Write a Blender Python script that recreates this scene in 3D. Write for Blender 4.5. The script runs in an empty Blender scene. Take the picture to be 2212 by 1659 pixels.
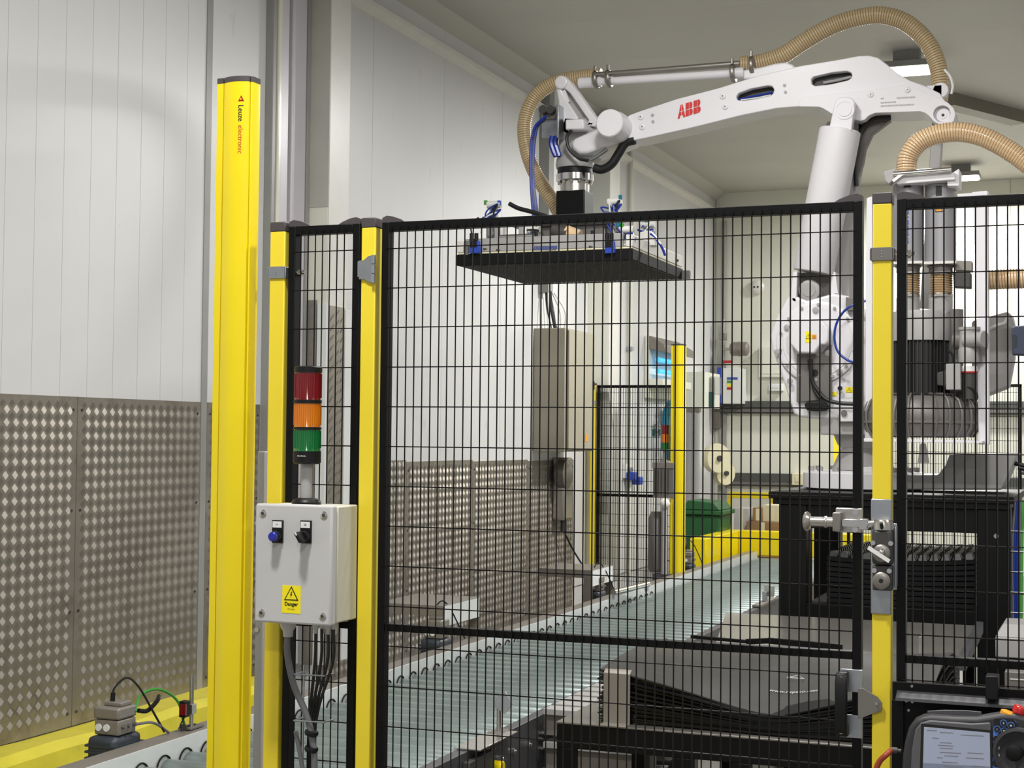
import bpy, math, random
from mathutils import Vector, Matrix
from mathutils.geometry import tessellate_polygon
random.seed(7)
S = bpy.context.scene
COL = S.collection

# ------------------------------------------------------------------ camera
H, FPX = 1.55, 3300.0
YAW, PITCH, ROLL = math.radians(21.05), math.atan(110 / 3300.0), math.radians(0.56)
FW = Vector((-math.sin(YAW) * math.cos(PITCH), math.cos(YAW) * math.cos(PITCH), math.sin(PITCH)))
R0 = Vector((math.cos(YAW), math.sin(YAW), 0)); U0 = R0.cross(FW)
RT = math.cos(ROLL) * R0 + math.sin(ROLL) * U0
UP = -math.sin(ROLL) * R0 + math.cos(ROLL) * U0
CAM = Vector((0, 0, H))
cd = bpy.data.cameras.new('camera'); cam = bpy.data.objects.new('camera', cd); COL.objects.link(cam)
cd.sensor_width = 36.0; cd.lens = 36.0 * FPX / 2212.0; cd.clip_start = 0.05; cd.clip_end = 100
M4 = Matrix((RT, UP, -FW)).transposed().to_4x4(); M4.translation = CAM; cam.matrix_world = M4
cd.dof.use_dof = True; cd.dof.focus_distance = 4.0; cd.dof.aperture_fstop = 32.0
S.camera = cam

def ray(x, y): return FW + RT * ((x - 1106) / FPX) + UP * ((829.5 - y) / FPX)
def UY(x, y, v): d = ray(x, y); return CAM + d * (v / d.y)          # point of the plane Y = v seen at that spot
def UX(x, y, v): d = ray(x, y); return CAM + d * (v / d.x)
def UZ(x, y, v): d = ray(x, y); return CAM + d * ((v - H) / d.z)

# ------------------------------------------------------------------ world, exposure, lamps of the hall and added fill lamps
W = bpy.data.worlds.new('hall_ambient'); S.world = W; W.use_nodes = True
W.node_tree.nodes['Background'].inputs[0].default_value = (0.99, 0.995, 1.0, 1)
W.node_tree.nodes['Background'].inputs[1].default_value = 0.36
S.view_settings.view_transform = 'Standard'; S.view_settings.look = 'None'
S.view_settings.exposure = 0.2; S.view_settings.gamma = 1.0; S.view_settings.use_curve_mapping = False
LAMPS = [(-1.9, 6.3, 4.40, 58), (-1.55, 2.0, 4.36, 98), (2.6, 2.6, 4.36, 45), (-0.2, 4.5, 4.36, 88), (-1.39, 12.1, 4.40, 215),  # conveyor lamp added to brighten the left wall, table lamp to brighten the robot
         (2.6, 11.0, 4.36, 60), (-1.41, 17.3, 4.40, 115), (0.3, -1.6, 4.36, 90), (2.8, 16.0, 4.36, 40)]

# ------------------------------------------------------------------ colours and materials
def lin(c):
    return tuple((x / 255 / 12.92) if x / 255 <= 0.04045 else ((x / 255 + 0.055) / 1.055) ** 2.4 for x in c)
MATS = {}
def mat(name, rgb, rough=0.5, metal=0.0, var=0.06, vscale=6.0, bump=0.0, bscale=60.0, emit=0.0, trans=0.0, stretch=(1, 1, 1), coat=0.0, alpha=1.0, dirt=None, subsurf=0.0, spec=0.5):
    m = bpy.data.materials.new(name); m.use_nodes = True; nt = m.node_tree; b = nt.nodes['Principled BSDF']
    c = lin(rgb)
    tc = nt.nodes.new('ShaderNodeTexCoord'); mp = nt.nodes.new('ShaderNodeMapping'); mp.inputs['Scale'].default_value = stretch
    nt.links.new(tc.outputs['Object'], mp.inputs['Vector'])
    nz = nt.nodes.new('ShaderNodeTexNoise'); nz.inputs['Scale'].default_value = vscale; nz.inputs['Detail'].default_value = 5
    nt.links.new(mp.outputs[0], nz.inputs['Vector'])
    rp = nt.nodes.new('ShaderNodeValToRGB'); rp.color_ramp.elements[0].position = 0.3; rp.color_ramp.elements[1].position = 0.7
    rp.color_ramp.elements[0].color = (*[x * (1 - var) for x in c], 1); rp.color_ramp.elements[1].color = (*[min(1, x * (1 + var)) for x in c], 1)
    nt.links.new(nz.outputs['Fac'], rp.inputs['Fac'])
    out = rp.outputs['Color']
    if dirt:                                     # (rgb, scale, low, high): worn or scuffed patches
        n2 = nt.nodes.new('ShaderNodeTexNoise'); n2.inputs['Scale'].default_value = dirt[1]; n2.inputs['Detail'].default_value = 8; n2.inputs['Roughness'].default_value = 0.7
        nt.links.new(mp.outputs[0], n2.inputs['Vector'])
        r2 = nt.nodes.new('ShaderNodeMapRange'); r2.inputs[1].default_value = dirt[2]; r2.inputs[2].default_value = dirt[3]
        nt.links.new(n2.outputs['Fac'], r2.inputs[0])
        mx = nt.nodes.new('ShaderNodeMix'); mx.data_type = 'RGBA'; mx.inputs[7].default_value = (*lin(dirt[0]), 1)
        nt.links.new(r2.outputs[0], mx.inputs[0]); nt.links.new(out, mx.inputs[6]); out = mx.outputs[2]
    nt.links.new(out, b.inputs['Base Color'])
    b.inputs['Roughness'].default_value = rough; b.inputs['Metallic'].default_value = metal; b.inputs['Specular IOR Level'].default_value = spec
    if bump:
        n3 = nt.nodes.new('ShaderNodeTexNoise'); n3.inputs['Scale'].default_value = bscale; n3.inputs['Detail'].default_value = 3
        nt.links.new(mp.outputs[0], n3.inputs['Vector'])
        bp = nt.nodes.new('ShaderNodeBump'); bp.inputs['Strength'].default_value = bump; bp.inputs['Distance'].default_value = 0.01
        nt.links.new(n3.outputs['Fac'], bp.inputs['Height']); nt.links.new(bp.outputs[0], b.inputs['Normal'])
    if emit: b.inputs['Emission Color'].default_value = (*c, 1); b.inputs['Emission Strength'].default_value = emit
    if trans: b.inputs['Transmission Weight'].default_value = trans
    if coat: b.inputs['Coat Weight'].default_value = coat; b.inputs['Coat Roughness'].default_value = 0.15
    if subsurf: b.inputs['Subsurface Weight'].default_value = subsurf; b.inputs['Subsurface Radius'].default_value = (0.02, 0.015, 0.01)
    if alpha < 1: b.inputs['Alpha'].default_value = alpha
    MATS[name] = m; return m
mat('wall_paint', (216, 216, 215), 0.38, var=0.03, vscale=1.2, stretch=(1, 1, .3), dirt=((150, 146, 140), 5.0, 0.63, 0.82))
mat('wall_far', (228, 228, 214), 0.45, var=0.03, vscale=1.2)
mat('ceiling_paint', (194, 191, 183), 0.55, var=0.03, vscale=0.7)
mat('trim_white', (222, 220, 214), 0.35, var=0.03)
mat('trim_lilac', (206, 202, 208), 0.32, var=0.03)
mat('trim_cream', (222, 221, 205), 0.22, var=0.02)
mat('trim_grey', (150, 150, 146), 0.4, var=0.05)
mat('plate_steel', (150, 143, 133), 0.45, 0.6, var=0.14, vscale=3.0, bump=0.12, bscale=300, dirt=((96, 88, 78), 3.0, 0.5, 0.75))
mat('plate_tread', (152, 146, 137), 0.42, 0.75, var=0.08, vscale=4.0)
mat('floor_resin', (120, 118, 112), 0.35, var=0.1, vscale=3)
mat('kerb_yellow', (216, 204, 62), 0.42, var=0.08, vscale=7, bump=0.25, bscale=18, dirt=((160, 150, 60), 4.0, 0.66, 0.8))
mat('yellow', (240, 216, 14), 0.33, var=0.03, vscale=3, coat=0.15)
mat('yellow_ral', (238, 214, 50), 0.42, var=0.03, vscale=4, bump=0.03, bscale=500)
mat('black_coat', (9, 9, 10), 0.42, var=0.1, bump=0.05, bscale=600, spec=.22)
mat('black_wire', (13, 9, 9), 0.22, var=0.1, spec=.35)
mat('black_plastic', (15, 15, 17), 0.45, var=0.1, spec=.35)
mat('cap_plastic', (72, 66, 68), 0.5, var=0.06)
mat('zinc', (176, 180, 186), 0.34, 0.9, var=0.1, vscale=14)
mat('steel', (196, 192, 186), 0.28, 0.95, var=0.07, vscale=9, stretch=(1, 6, 1))
mat('steel_bright', (214, 212, 210), 0.16, 1.0, var=0.05)
mat('steel_dull', (150, 146, 140), 0.42, 0.85, var=0.1, vscale=5)
mat('roller_zinc', (146, 158, 156), 0.36, 0.5, var=0.1, vscale=5, stretch=(1, 8, 1), dirt=((122, 133, 130), 2.5, 0.5, 0.74))
mat('rail_steel', (196, 192, 186), 0.3, 0.85, var=0.08, vscale=4)
mat('frame_dark', (92, 92, 96), 0.4, 0.5, var=0.1)
mat('box_grey', (196, 195, 194), 0.48, var=0.02, bump=0.04, bscale=500)
mat('box_side', (206, 203, 186), 0.48, var=0.02)
mat('robot_white', (228, 226, 230), 0.36, var=0.02, vscale=2, coat=0.1)
mat('robot_grey', (166, 164, 163), 0.42, var=0.04)
mat('cast_grey', (116, 112, 109), 0.45, 0.2, var=0.05)
mat('cast_dark', (70, 68, 66), 0.5, 0.2, var=0.08)
mat('hose_beige', (206, 184, 144), 0.32, var=0.05, vscale=8, coat=0.3)
mat('hose_rib', (158, 132, 94), 0.35, var=0.05)
mat('hose_clear', (222, 190, 150), 0.2, var=0.05, coat=0.4)
mat('cable_grey', (104, 104, 108), 0.5, var=0.06)
mat('cable_black', (18, 18, 20), 0.45, var=0.1)
mat('cable_blue', (24, 52, 148), 0.3, var=0.05)
mat('cable_green', (64, 150, 52), 0.4, var=0.05)
mat('cable_orange', (150, 62, 34), 0.45, var=0.06)
mat('lens_red', (112, 12, 16), 0.2, var=0.03, coat=0.4)
mat('lens_amber', (204, 114, 8), 0.2, var=0.03, coat=0.4)
mat('lens_green', (6, 104, 46), 0.2, var=0.03, coat=0.4)
mat('button_blue', (26, 36, 160), 0.25, var=0.05, coat=0.4)
mat('label_white', (232, 232, 230), 0.5, var=0.02)
mat('label_yellow', (250, 232, 20), 0.45, var=0.02)
mat('label_orange', (238, 156, 24), 0.45, var=0.02)
mat('ink_black', (22, 20, 20), 0.5, var=0.0)
mat('ink_red', (206, 34, 28), 0.45, var=0.0)
mat('ink_rust', (192, 70, 24), 0.45, var=0.0)
mat('ink_blue', (52, 84, 176), 0.45, var=0.0)
mat('ink_grey', (120, 122, 124), 0.5, var=0.0)
mat('ink_silver', (190, 190, 192), 0.4, var=0.0)
mat('sheet_black', (11, 11, 13), 0.3, var=0.15, vscale=5, bump=0.25, bscale=7, coat=0.15, spec=.35)
mat('sheet_sheen', (62, 61, 59), 0.4, 0.0, var=0.12, vscale=4, bump=0.5, bscale=5.0, coat=0.06, spec=.3)  # black plastic; reflection of the bright hall is put into the grey base
mat('filter_grey', (158, 156, 160), 0.4, 0.3, var=0.04)
mat('bracket_grey', (140, 134, 126), 0.45, 0.3, var=0.06)
mat('clad_grey', (186, 186, 177), 0.4, var=0.03)
mat('rail_white', (222, 223, 222), 0.3, 0.35, var=0.04)
mat('tray_steel', (206, 202, 194), 0.24, 0.8, var=0.08, vscale=4, bump=0.12, bscale=3)
mat('beam_grey', (128, 122, 108), 0.5, var=0.03)
mat('pump_fins', (58, 57, 57), 0.45, 0.3, var=0.06)
mat('pendant_grey', (88, 87, 90), 0.5, var=0.04, bump=0.03, bscale=600)
mat('pendant_dark', (52, 51, 54), 0.5, var=0.05)
mat('screen_lcd', (150, 158, 178), 0.3, var=0.05, vscale=3, emit=0.17)
mat('screen_bar', (124, 132, 152), 0.3, var=0.02, emit=0.08)
mat('pendant_blue', (84, 130, 216), 0.4, var=0.03)
mat('estop_red', (196, 24, 26), 0.3, var=0.04, coat=0.4)
mat('cabinet_tan', (166, 160, 142), 0.5, var=0.03)
mat('bin_green', (30, 88, 46), 0.42, var=0.06)
mat('cardboard', (150, 118, 82), 0.7, var=0.08, vscale=9)
mat('paper_wrap', (216, 208, 180), 0.6, var=0.06)
mat('film_wrap', (196, 194, 196), 0.25, var=0.06, coat=0.4)
mat('shelf_dark', (78, 80, 76), 0.5, var=0.08)
mat('uv_glow', (60, 170, 235), 0.3, var=0.0, emit=0.9)
mat('teal', (14, 112, 140), 0.45, var=0.04)
mat('sign_green', (20, 84, 84), 0.5, var=0.02)
mat('cream_plastic', (226, 220, 186), 0.5, var=0.03)
mat('blue_plastic', (36, 70, 176), 0.4, var=0.04)
mat('navy_cover', (66, 72, 92), 0.5, var=0.04)
mat('motor_dark', (58, 64, 72), 0.45, 0.2, var=0.06)
mat('unit_grey', (136, 130, 122), 0.42, 0.3, var=0.06)
mat('white_panel', (226, 228, 226), 0.35, var=0.02)
mat('lamp_glow', (255, 244, 226), 0.3, var=0.0, emit=14.0)
mat('red_plastic', (176, 36, 34), 0.4, var=0.05)
mat('rubber', (11, 11, 12), 0.7, var=0.1, spec=.25)
mat('acrylic', (170, 176, 174), 0.08, var=0.02, alpha=0.35)

# ------------------------------------------------------------------ mesh builder
V3 = Vector
class MB:
    def __init__(s): s.v = []; s.f = []; s.m = []
    def add(s, vs, fs, mi=0):
        o = len(s.v); s.v += [V3(v) for v in vs]; s.f += [tuple(i + o for i in f) for f in fs]; s.m += [mi] * len(fs); return s
    def box(s, x0, x1, y0, y1, z0, z1, mi=0):
        vs = [(x, y, z) for z in (z0, z1) for y in (y0, y1) for x in (x0, x1)]
        return s.add(vs, [(0, 2, 3, 1), (4, 5, 7, 6), (0, 1, 5, 4), (2, 6, 7, 3), (0, 4, 6, 2), (1, 3, 7, 5)], mi)
    def bar(s, p0, p1, w, d, up=(0, 0, 1), mi=0):              # rectangular bar; w sideways, d along up
        p0, p1 = V3(p0), V3(p1); t = (p1 - p0).normalized(); u = V3(up); u = (u - t * u.dot(t)).normalized(); r = t.cross(u)
        vs = [p + r * (a * w / 2) + u * (b * d / 2) for p in (p0, p1) for b in (-1, 1) for a in (-1, 1)]
        return s.add(vs, [(0, 1, 3, 2), (4, 6, 7, 5), (0, 4, 5, 1), (2, 3, 7, 6), (0, 2, 6, 4), (1, 5, 7, 3)], mi)
    def lathe(s, prof, org, axis, n=20, mi=0, cap=True):       # prof: (radius, height)
        org, ax = V3(org), V3(axis).normalized(); e = ax.orthogonal().normalized(); g = ax.cross(e)
        vs = []; fs = []
        for r, h in prof:
            for k in range(n):
                a = 2 * math.pi * (k + .5) / n; vs.append(org + ax * h + (e * math.cos(a) + g * math.sin(a)) * r)
        for i in range(len(prof) - 1):
            for k in range(n):
                k2 = (k + 1) % n; fs.append((i * n + k, i * n + k2, (i + 1) * n + k2, (i + 1) * n + k))
        if cap:
            fs.append(tuple(range(n - 1, -1, -1))); L = (len(prof) - 1) * n; fs.append(tuple(range(L, L + n)))
        return s.add(vs, fs, mi)
    def cyl(s, p0, p1, r, r1=None, n=16, mi=0):
        p0, p1 = V3(p0), V3(p1); d = p1 - p0
        return s.lathe([(r, 0), (r if r1 is None else r1, d.length)], p0, d, n, mi)
    def tube(s, pts, r, n=8, mi=0, cap=True):
        pts = [V3(p) for p in pts]; rs = r if isinstance(r, (list, tuple)) else [r] * len(pts)
        vs = []; fs = []; e = None
        for i, p in enumerate(pts):
            t = (pts[min(i + 1, len(pts) - 1)] - pts[max(i - 1, 0)]).normalized()
            e = t.orthogonal().normalized() if e is None else (e - t * e.dot(t)).normalized()
            g = t.cross(e)
            for k in range(n):
                a = 2 * math.pi * k / n; vs.append(p + (e * math.cos(a) + g * math.sin(a)) * rs[i])
        for i in range(len(pts) - 1):
            for k in range(n):
                k2 = (k + 1) % n; fs.append((i * n + k, i * n + k2, (i + 1) * n + k2, (i + 1) * n + k))
        if cap:
            fs.append(tuple(range(n - 1, -1, -1))); L = (len(pts) - 1) * n; fs.append(tuple(range(L, L + n)))
        return s.add(vs, fs, mi)
    def prism(s, poly, off, holes=(), mi=0):                   # poly: 3-D outline of the near face; off: thickness vector
        off = V3(off); loops = [[V3(p) for p in poly]] + [[V3(p) for p in h] for h in holes]
        flat = [p for l in loops for p in l]; N = len(flat)
        if holes:
            tris = tessellate_polygon(loops)
            fs = [tuple(t) for t in tris] + [tuple(i + N for i in reversed(t)) for t in tris]
        else:
            fs = [tuple(range(N)), tuple(range(2 * N - 1, N - 1, -1))]
        o = 0
        for l in loops:
            n = len(l)
            for k in range(n):
                a, b = o + k, o + (k + 1) % n; fs.append((b, a, a + N, b + N))
            o += n
        return s.add(flat + [p + off for p in flat], fs, mi)
    def ball(s, c, r, n=12, mi=0, sx=(1, 1, 1)):
        c = V3(c); vs = []; fs = []; m = max(4, n // 2)
        for i in range(m + 1):
            th = math.pi * i / m
            for k in range(n):
                a = 2 * math.pi * k / n
                vs.append(c + V3((r * sx[0] * math.sin(th) * math.cos(a), r * sx[1] * math.sin(th) * math.sin(a), r * sx[2] * math.cos(th))))
        for i in range(m):
            for k in range(n):
                k2 = (k + 1) % n; fs.append((i * n + k, i * n + k2, (i + 1) * n + k2, (i + 1) * n + k))
        return s.add(vs, fs, mi)
    def mesh(s, name, mats, org=(0, 0, 0), smooth=True, ang=38):
        org = V3(org); me = bpy.data.meshes.new(name)
        me.from_pydata([tuple(v - org) for v in s.v], [], s.f)
        for m in (mats if isinstance(mats, (list, tuple)) else [mats]): me.materials.append(MATS[m])
        if any(s.m): me.polygons.foreach_set('material_index', s.m)
        me.validate(); me.update()
        b = bmesh.new(); b.from_mesh(me); bmesh.ops.recalc_face_normals(b, faces=b.faces); b.to_mesh(me); b.free()
        if smooth: me.shade_smooth(); me.set_sharp_from_angle(angle=math.radians(ang))
        return me
    def build(s, name, mats, parent=None, smooth=True, bevel=0.0, label=None, ang=38, seg=2):
        org = root_of(parent).location if parent else V3((0, 0, 0))
        me = s.mesh(name, mats, org, smooth, ang)
        o = bpy.data.objects.new(name, me); COL.objects.link(o)
        if parent: o.parent = parent
        if bevel:
            md = o.modifiers.new('bevel', 'BEVEL'); md.width = bevel; md.segments = seg; md.limit_method = 'ANGLE'; md.angle_limit = math.radians(40); md.harden_normals = False
        if label: o['label'] = label
        return o
import bmesh
def root_of(o):
    while o.parent: o = o.parent
    return o
def tag(o, label, cat=None, group=None, kind=None):
    o['label'] = label
    if cat: o['category'] = cat
    if group: o['group'] = group
    if kind: o['kind'] = kind
    return o
def thing(name, label, cat, loc, group=None):
    o = bpy.data.objects.new(name, None); COL.objects.link(o); o.location = V3(loc); o.empty_display_size = 0.05
    return tag(o, label, cat, group)
def struct(o, label=None):
    o['kind'] = 'structure'
    if label: o['label'] = label
    return o
def copy_tree(o, parent=None):
    c = o.copy(); COL.objects.link(c); c.parent = parent
    for ch in list(o.children): copy_tree(ch, c)
    return c
def inst(name, me, loc, parent, rot=None):                     # piece that shares its mesh data
    o = bpy.data.objects.new(name, me); COL.objects.link(o); o.parent = parent
    o.location = V3(loc) - (root_of(parent).location if parent else V3((0, 0, 0)))
    if rot: o.rotation_euler = rot
    return o
def spline(pts, n=10):                                         # Catmull-Rom through the points
    P = [V3(p) for p in pts]; P = [P[0] * 2 - P[1]] + P + [P[-1] * 2 - P[-2]]; out = []
    for i in range(1, len(P) - 2):
        for k in range(n):
            t = k / n; a, b, c, d = P[i - 1:i + 3]
            out.append(0.5 * ((2 * b) + (c - a) * t + (2 * a - 5 * b + 4 * c - d) * t * t + (3 * b - a - 3 * c + d) * t ** 3))
    out.append(P[-2]); return out
def resample(pts, step):
    out = [pts[0]]; acc = 0
    for a, b in zip(pts, pts[1:]):
        L = (b - a).length; d = step - acc
        while d <= L: out.append(a.lerp(b, d / L)); d += step
        acc = L - (d - step)
    return out
TXT = {}
def text(s, size, m, org, right, up, parent, name='lettering', align='CENTER', bold=0.0, shear=0.0, ext=0.0004, label=None):
    key = (s, align, bold, shear)
    if key not in TXT:
        cu = bpy.data.curves.new('t', 'FONT'); cu.body = s; cu.size = 1.0; cu.align_x = align; cu.align_y = 'CENTER'; cu.offset = bold; cu.shear = shear; cu.resolution_u = 3
        o = bpy.data.objects.new('t', cu); COL.objects.link(o); bpy.context.view_layer.update()
        me = o.to_mesh(); TXT[key] = ([v.co.copy() for v in me.vertices], [tuple(p.vertices) for p in me.polygons]); o.to_mesh_clear()
        bpy.data.objects.remove(o); bpy.data.curves.remove(cu)
    vs, fs = TXT[key]; r, u, g = V3(right).normalized(), V3(up).normalized(), V3(org); n = r.cross(u)
    b = MB(); b.add([g + r * (v.x * size) + u * (v.y * size) + n * ext for v in vs], fs)
    org_ = root_of(parent).location if parent else V3((0, 0, 0))
    me = bpy.data.meshes.new(name); me.from_pydata([tuple(v - org_) for v in b.v], [], b.f); me.materials.append(MATS[m])
    o = bpy.data.objects.new(name, me); COL.objects.link(o); o.parent = parent
    if label: o['label'] = label
    return o
XP, YP, ZP = V3((1, 0, 0)), V3((0, 1, 0)), V3((0, 0, 1))
def circ(c, r, n=16, a0=0, a1=360, ax=(1, 0, 0), ay=(0, 0, 1)):
    c, ax, ay = V3(c), V3(ax), V3(ay)
    return [c + (ax * math.cos(math.radians(a0 + (a1 - a0) * k / n)) + ay * math.sin(math.radians(a0 + (a1 - a0) * k / n))) * r for k in range(n if a1 - a0 == 360 else n + 1)]
def warn_sign(parent, c, w, mats=('label_orange', 'ink_black'), n=(0, -1, 0), r=(1, 0, 0)):
    c, n, r = V3(c), V3(n), V3(r); u = ZP; h = w * .87
    tri = lambda k, o: [c + r * (-w / 2 * k) + u * (-h / 3 * k) + n * o, c + r * (w / 2 * k) + u * (-h / 3 * k) + n * o, c + u * (h * 2 / 3 * k) + n * o]
    MB().prism(tri(1, 0.0005), n * 0.0003).build('warning_border', mats[1], parent, smooth=False)
    MB().prism(tri(.78, 0.001), n * 0.0003).build('warning_field', mats[0], parent, smooth=False)
    MB().prism([c + r * (w * x) + u * (w * z) + n * .0014 for x, z in ((.02, .26), (-.07, .02), (0, .04), (-.05, -.17), (.08, .09), (.02, .08), (.07, .24))], n * .0002).build('warning_bolt', mats[1], parent, smooth=False)
import numpy as np
# ------------------------------------------------------------------ hall: floor, ceiling, walls
XW, YB, ZC = -4.4, 18.4, 4.55
struct(MB().box(-4.7, 6, -4, 18.6, -0.1, 0).build('floor', 'floor_resin', smooth=False), 'grey resin floor of the hall')
ceil = struct(MB().box(-4.7, 6, -4, 18.6, ZC + .012, ZC + .1).build('ceiling', 'ceiling_paint', smooth=False), 'pale grey panelled ceiling')
pm = MB().box(-4.4, 6, 0, 1.1985, 0, .02).mesh('ceiling_panel', 'ceiling_paint', smooth=False)
for k in range(19): inst('ceiling_panel', pm, (0, -4 + k * 1.2, ZC), ceil)
wl = struct(MB().box(-4.7, XW - .012, -4, 18.4, 0, ZC + .1).build('wall_left', 'wall_paint', smooth=False), 'white panelled cold store wall')
MB().box(XW - .012, XW, -4, 3.94, 0, ZC).build('wall_panel', 'wall_paint', wl, smooth=False)
seams = [3.94 + .1983 * k for k in range(15)]
pm = MB().box(0, .012, 0, .1962, 0, ZC - .205).mesh('wall_panel', 'wall_paint', smooth=False)
for y in seams:
    if y < 6.85: inst('wall_panel', pm, (XW - .012, y, .2), wl)
MB().box(XW - .012, XW, 6.94, 7.5, .2, ZC).build('wall_panel', 'wall_paint', wl, smooth=False)
MB().box(XW - .012, XW, 7.5, 8.864, .2, ZC).build('wall_panel', 'wall_paint', wl, smooth=False)
pm = MB().box(0, .012, 0, 1.146, 0, ZC - .2).mesh('wall_panel', 'wall_paint', smooth=False)
for k in range(8): inst('wall_panel', pm, (XW - .012, 8.868 + 1.15 * k, .2), wl)
wb = struct(MB().box(-4.6, 6, YB, YB + .2, 0, ZC + .1).build('wall_back', 'wall_far', smooth=False), 'beige end wall of the hall')
pm = MB().box(0, 1.144, 0, .012, 0, ZC).mesh('wall_panel', 'wall_far', smooth=False)
for k in range(9): inst('wall_panel', pm, (XW + 1.15 * k, YB - .012, 0), wb)
# coving between wall and ceiling
cv = MB()
for y0 in (-4.0,): cv.prism([(XW, -4, 4.26), (XW + .045, -4, 4.30), (XW + .05, -4, 4.33), (XW, -4, 4.33)], (0, 22.4, 0))
struct(cv.build('trim_1', 'trim_white', smooth=False), 'white coving strip along the wall top')
struct(MB().prism([(XW, -4, 4.46), (XW + .12, -4, ZC), (XW, -4, ZC)], (0, 22.4, 0)).build('trim_2', 'ceiling_paint', smooth=False), 'angled fillet at the ceiling edge')
# grey channel, panel and door jamb left of the pilaster
struct(MB().box(XW - .008, XW + .006, 6.888, 6.942, .2, ZC).build('trim_3', 'trim_grey', smooth=False), 'grey vertical channel strip on the wall')
j = struct(MB().box(XW, XW + .05, 7.5, 7.545, .2, ZC).build('trim_4', 'trim_grey', smooth=False, bevel=.004), 'cream edged door jamb profile')
MB().box(XW, XW + .062, 7.547, 7.585, .2, ZC).build('edge_strip', 'trim_cream', j, bevel=.008)
MB().box(XW, XW + .03, 7.587, 7.715, .2, ZC).build('jamb_face', 'trim_lilac', j, bevel=.003)
MB().box(XW, XW + .012, 7.715, 7.742, .2, ZC).build('seal', 'ink_black', j, smooth=False)
MB().box(XW, XW + .045, 7.742, 7.905, .2, ZC).build('jamb_face', 'trim_lilac', j, bevel=.012)
MB().box(XW, XW + .05, 7.905, 7.948, .2, ZC).build('jamb_edge', 'trim_grey', j, bevel=.002)
# pilasters: sheet-clad columns on the wall
def pilaster(n, y0, y1, d, zseam, lab):
    p = struct(MB().box(XW, XW + d, y0, y1, .2, ZC).build('trim_%d' % n, 'wall_far', smooth=False, bevel=.003), lab)
    MB().box(XW, XW + d + .004, y0 - .004, y1, zseam, ZC).build('column_cladding', 'clad_grey', p, smooth=False)
    MB().box(XW + d - .05, XW + d + .007, y0 + .002, y1 + .003, .2, ZC).build('column_side', 'trim_white', p, bevel=.002)
    return p
p1 = pilaster(5, 7.95, 8.2, .17, 2.88, 'clad square column beside the door jamb')
zt = 2.33
MB().box(XW + .0, XW + .042, 7.938, 7.949, .2, zt - .02).build('guard_board', 'white_panel', p1, bevel=.002)
MB().box(XW + .115, XW + .178, 7.938, 7.949, .2, zt - .02).build('guard_board', 'white_panel', p1, bevel=.002)
MB().box(XW + .176, XW + .186, 8.165, 8.30, .2, zt - .04).build('guard_board', 'white_panel', p1, bevel=.002)
p2 = pilaster(6, 13.36, 13.66, .2, 3.4, 'clad square column behind the tan cabinet')
# tread plate sheets screwed to the wall
def tread_bars(y0, y1, z0, z1, x, px=.062, pz=.057, nx=1):
    V = []; Fc = []
    ny = int((y1 - y0) / px * 2); nz = int((z1 - z0) / pz * 2)
    iy, iz = np.meshgrid(np.arange(ny), np.arange(nz), indexing='ij')
    keep = ((iy + iz) % 2 == 0); iy, iz = iy[keep], iz[keep]
    cy = y0 + (iy + .55) * px / 2; cz = z0 + (iz + .5) * pz / 2
    s = np.where(iz % 2 == 0, 1.0, -1.0)
    ok = (cy > y0 + .02) & (cy < y1 - .02) & (cz > z0 + .02) & (cz < z1 - .02); cy, cz, s = cy[ok], cz[ok], s[ok]
    out = []; q = math.sqrt(.5)
    for k in (-2.5, -1.5, -.5, .5, 1.5, 2.5):
        L = .0150; w = .0017; hgt = .0012
        ay, az = s * q, np.full_like(s, q)            # along the bar
        by, bz = -az, ay                               # across
        ox, oz = cy + by * k * .0051, cz + bz * k * .0051
        for a, b, hh in ((-1, -1, 0), (1, -1, 0), (1, 1, 0), (-1, 1, 0), (-.72, 0, 1), (.72, 0, 1)):
            out.append(np.stack([np.full_like(s, x + hh * hgt), ox + ay * L * a + by * w * b, oz + az * L * a + bz * w * b], 1))
    A = np.stack(out, 1).reshape(-1, 3)               # per lozenge: 6 bars x 6 verts
    base = np.arange(len(s) * 6) * 6
    quads = np.concatenate([np.stack([base, base + 1, base + 5, base + 4], 1), np.stack([base + 2, base + 3, base + 4, base + 5], 1)])
    tris = np.concatenate([np.stack([base + 1, base + 2, base + 5], 1), np.stack([base + 3, base, base + 4], 1)])
    return A, quads.tolist() + tris.tolist()
def plate_sheet(y0, y1, z0, z1, lab, parent_wall=wl, x=XW + .001):
    sh = MB().box(x, x + .004, y0, y1, z0, z1).build('tread_plate_sheet', 'plate_steel', parent_wall, smooth=False)
    A, Fc = tread_bars(y0, y1, z0, z1, x + .004)
    me = bpy.data.meshes.new('tread_pattern'); me.from_pydata(A.tolist(), [], Fc); me.materials.append(MATS['plate_tread'])
    o = bpy.data.objects.new('tread_pattern', me); COL.objects.link(o); o.parent = sh; o['kind'] = 'stuff'
    sc = MB()
    n = max(2, int((z1 - z0) / .33))
    for k in range(n):
        for yy in (y0 + .03, y1 - .03): sc.cyl((x + .004, yy, z0 + .06 + k * (z1 - z0 - .12) / (n - 1)), (x + .0085, yy, z0 + .06 + k * (z1 - z0 - .12) / (n - 1)), .007, n=8)
    s = sc.build('screw', 'cast_dark', sh); s['kind'] = 'stuff'
    return sh
for y0, y1 in ((3.3, 4.598), (4.602, 5.848), (5.853, 6.884), (6.946, 7.49)): plate_sheet(y0, y1, .2, 1.706, '')
for k in range(4): plate_sheet(8.26 + k * 1.18, 8.26 + k * 1.18 + 1.175, .02, 1.372 - .012 * k, '')
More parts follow.
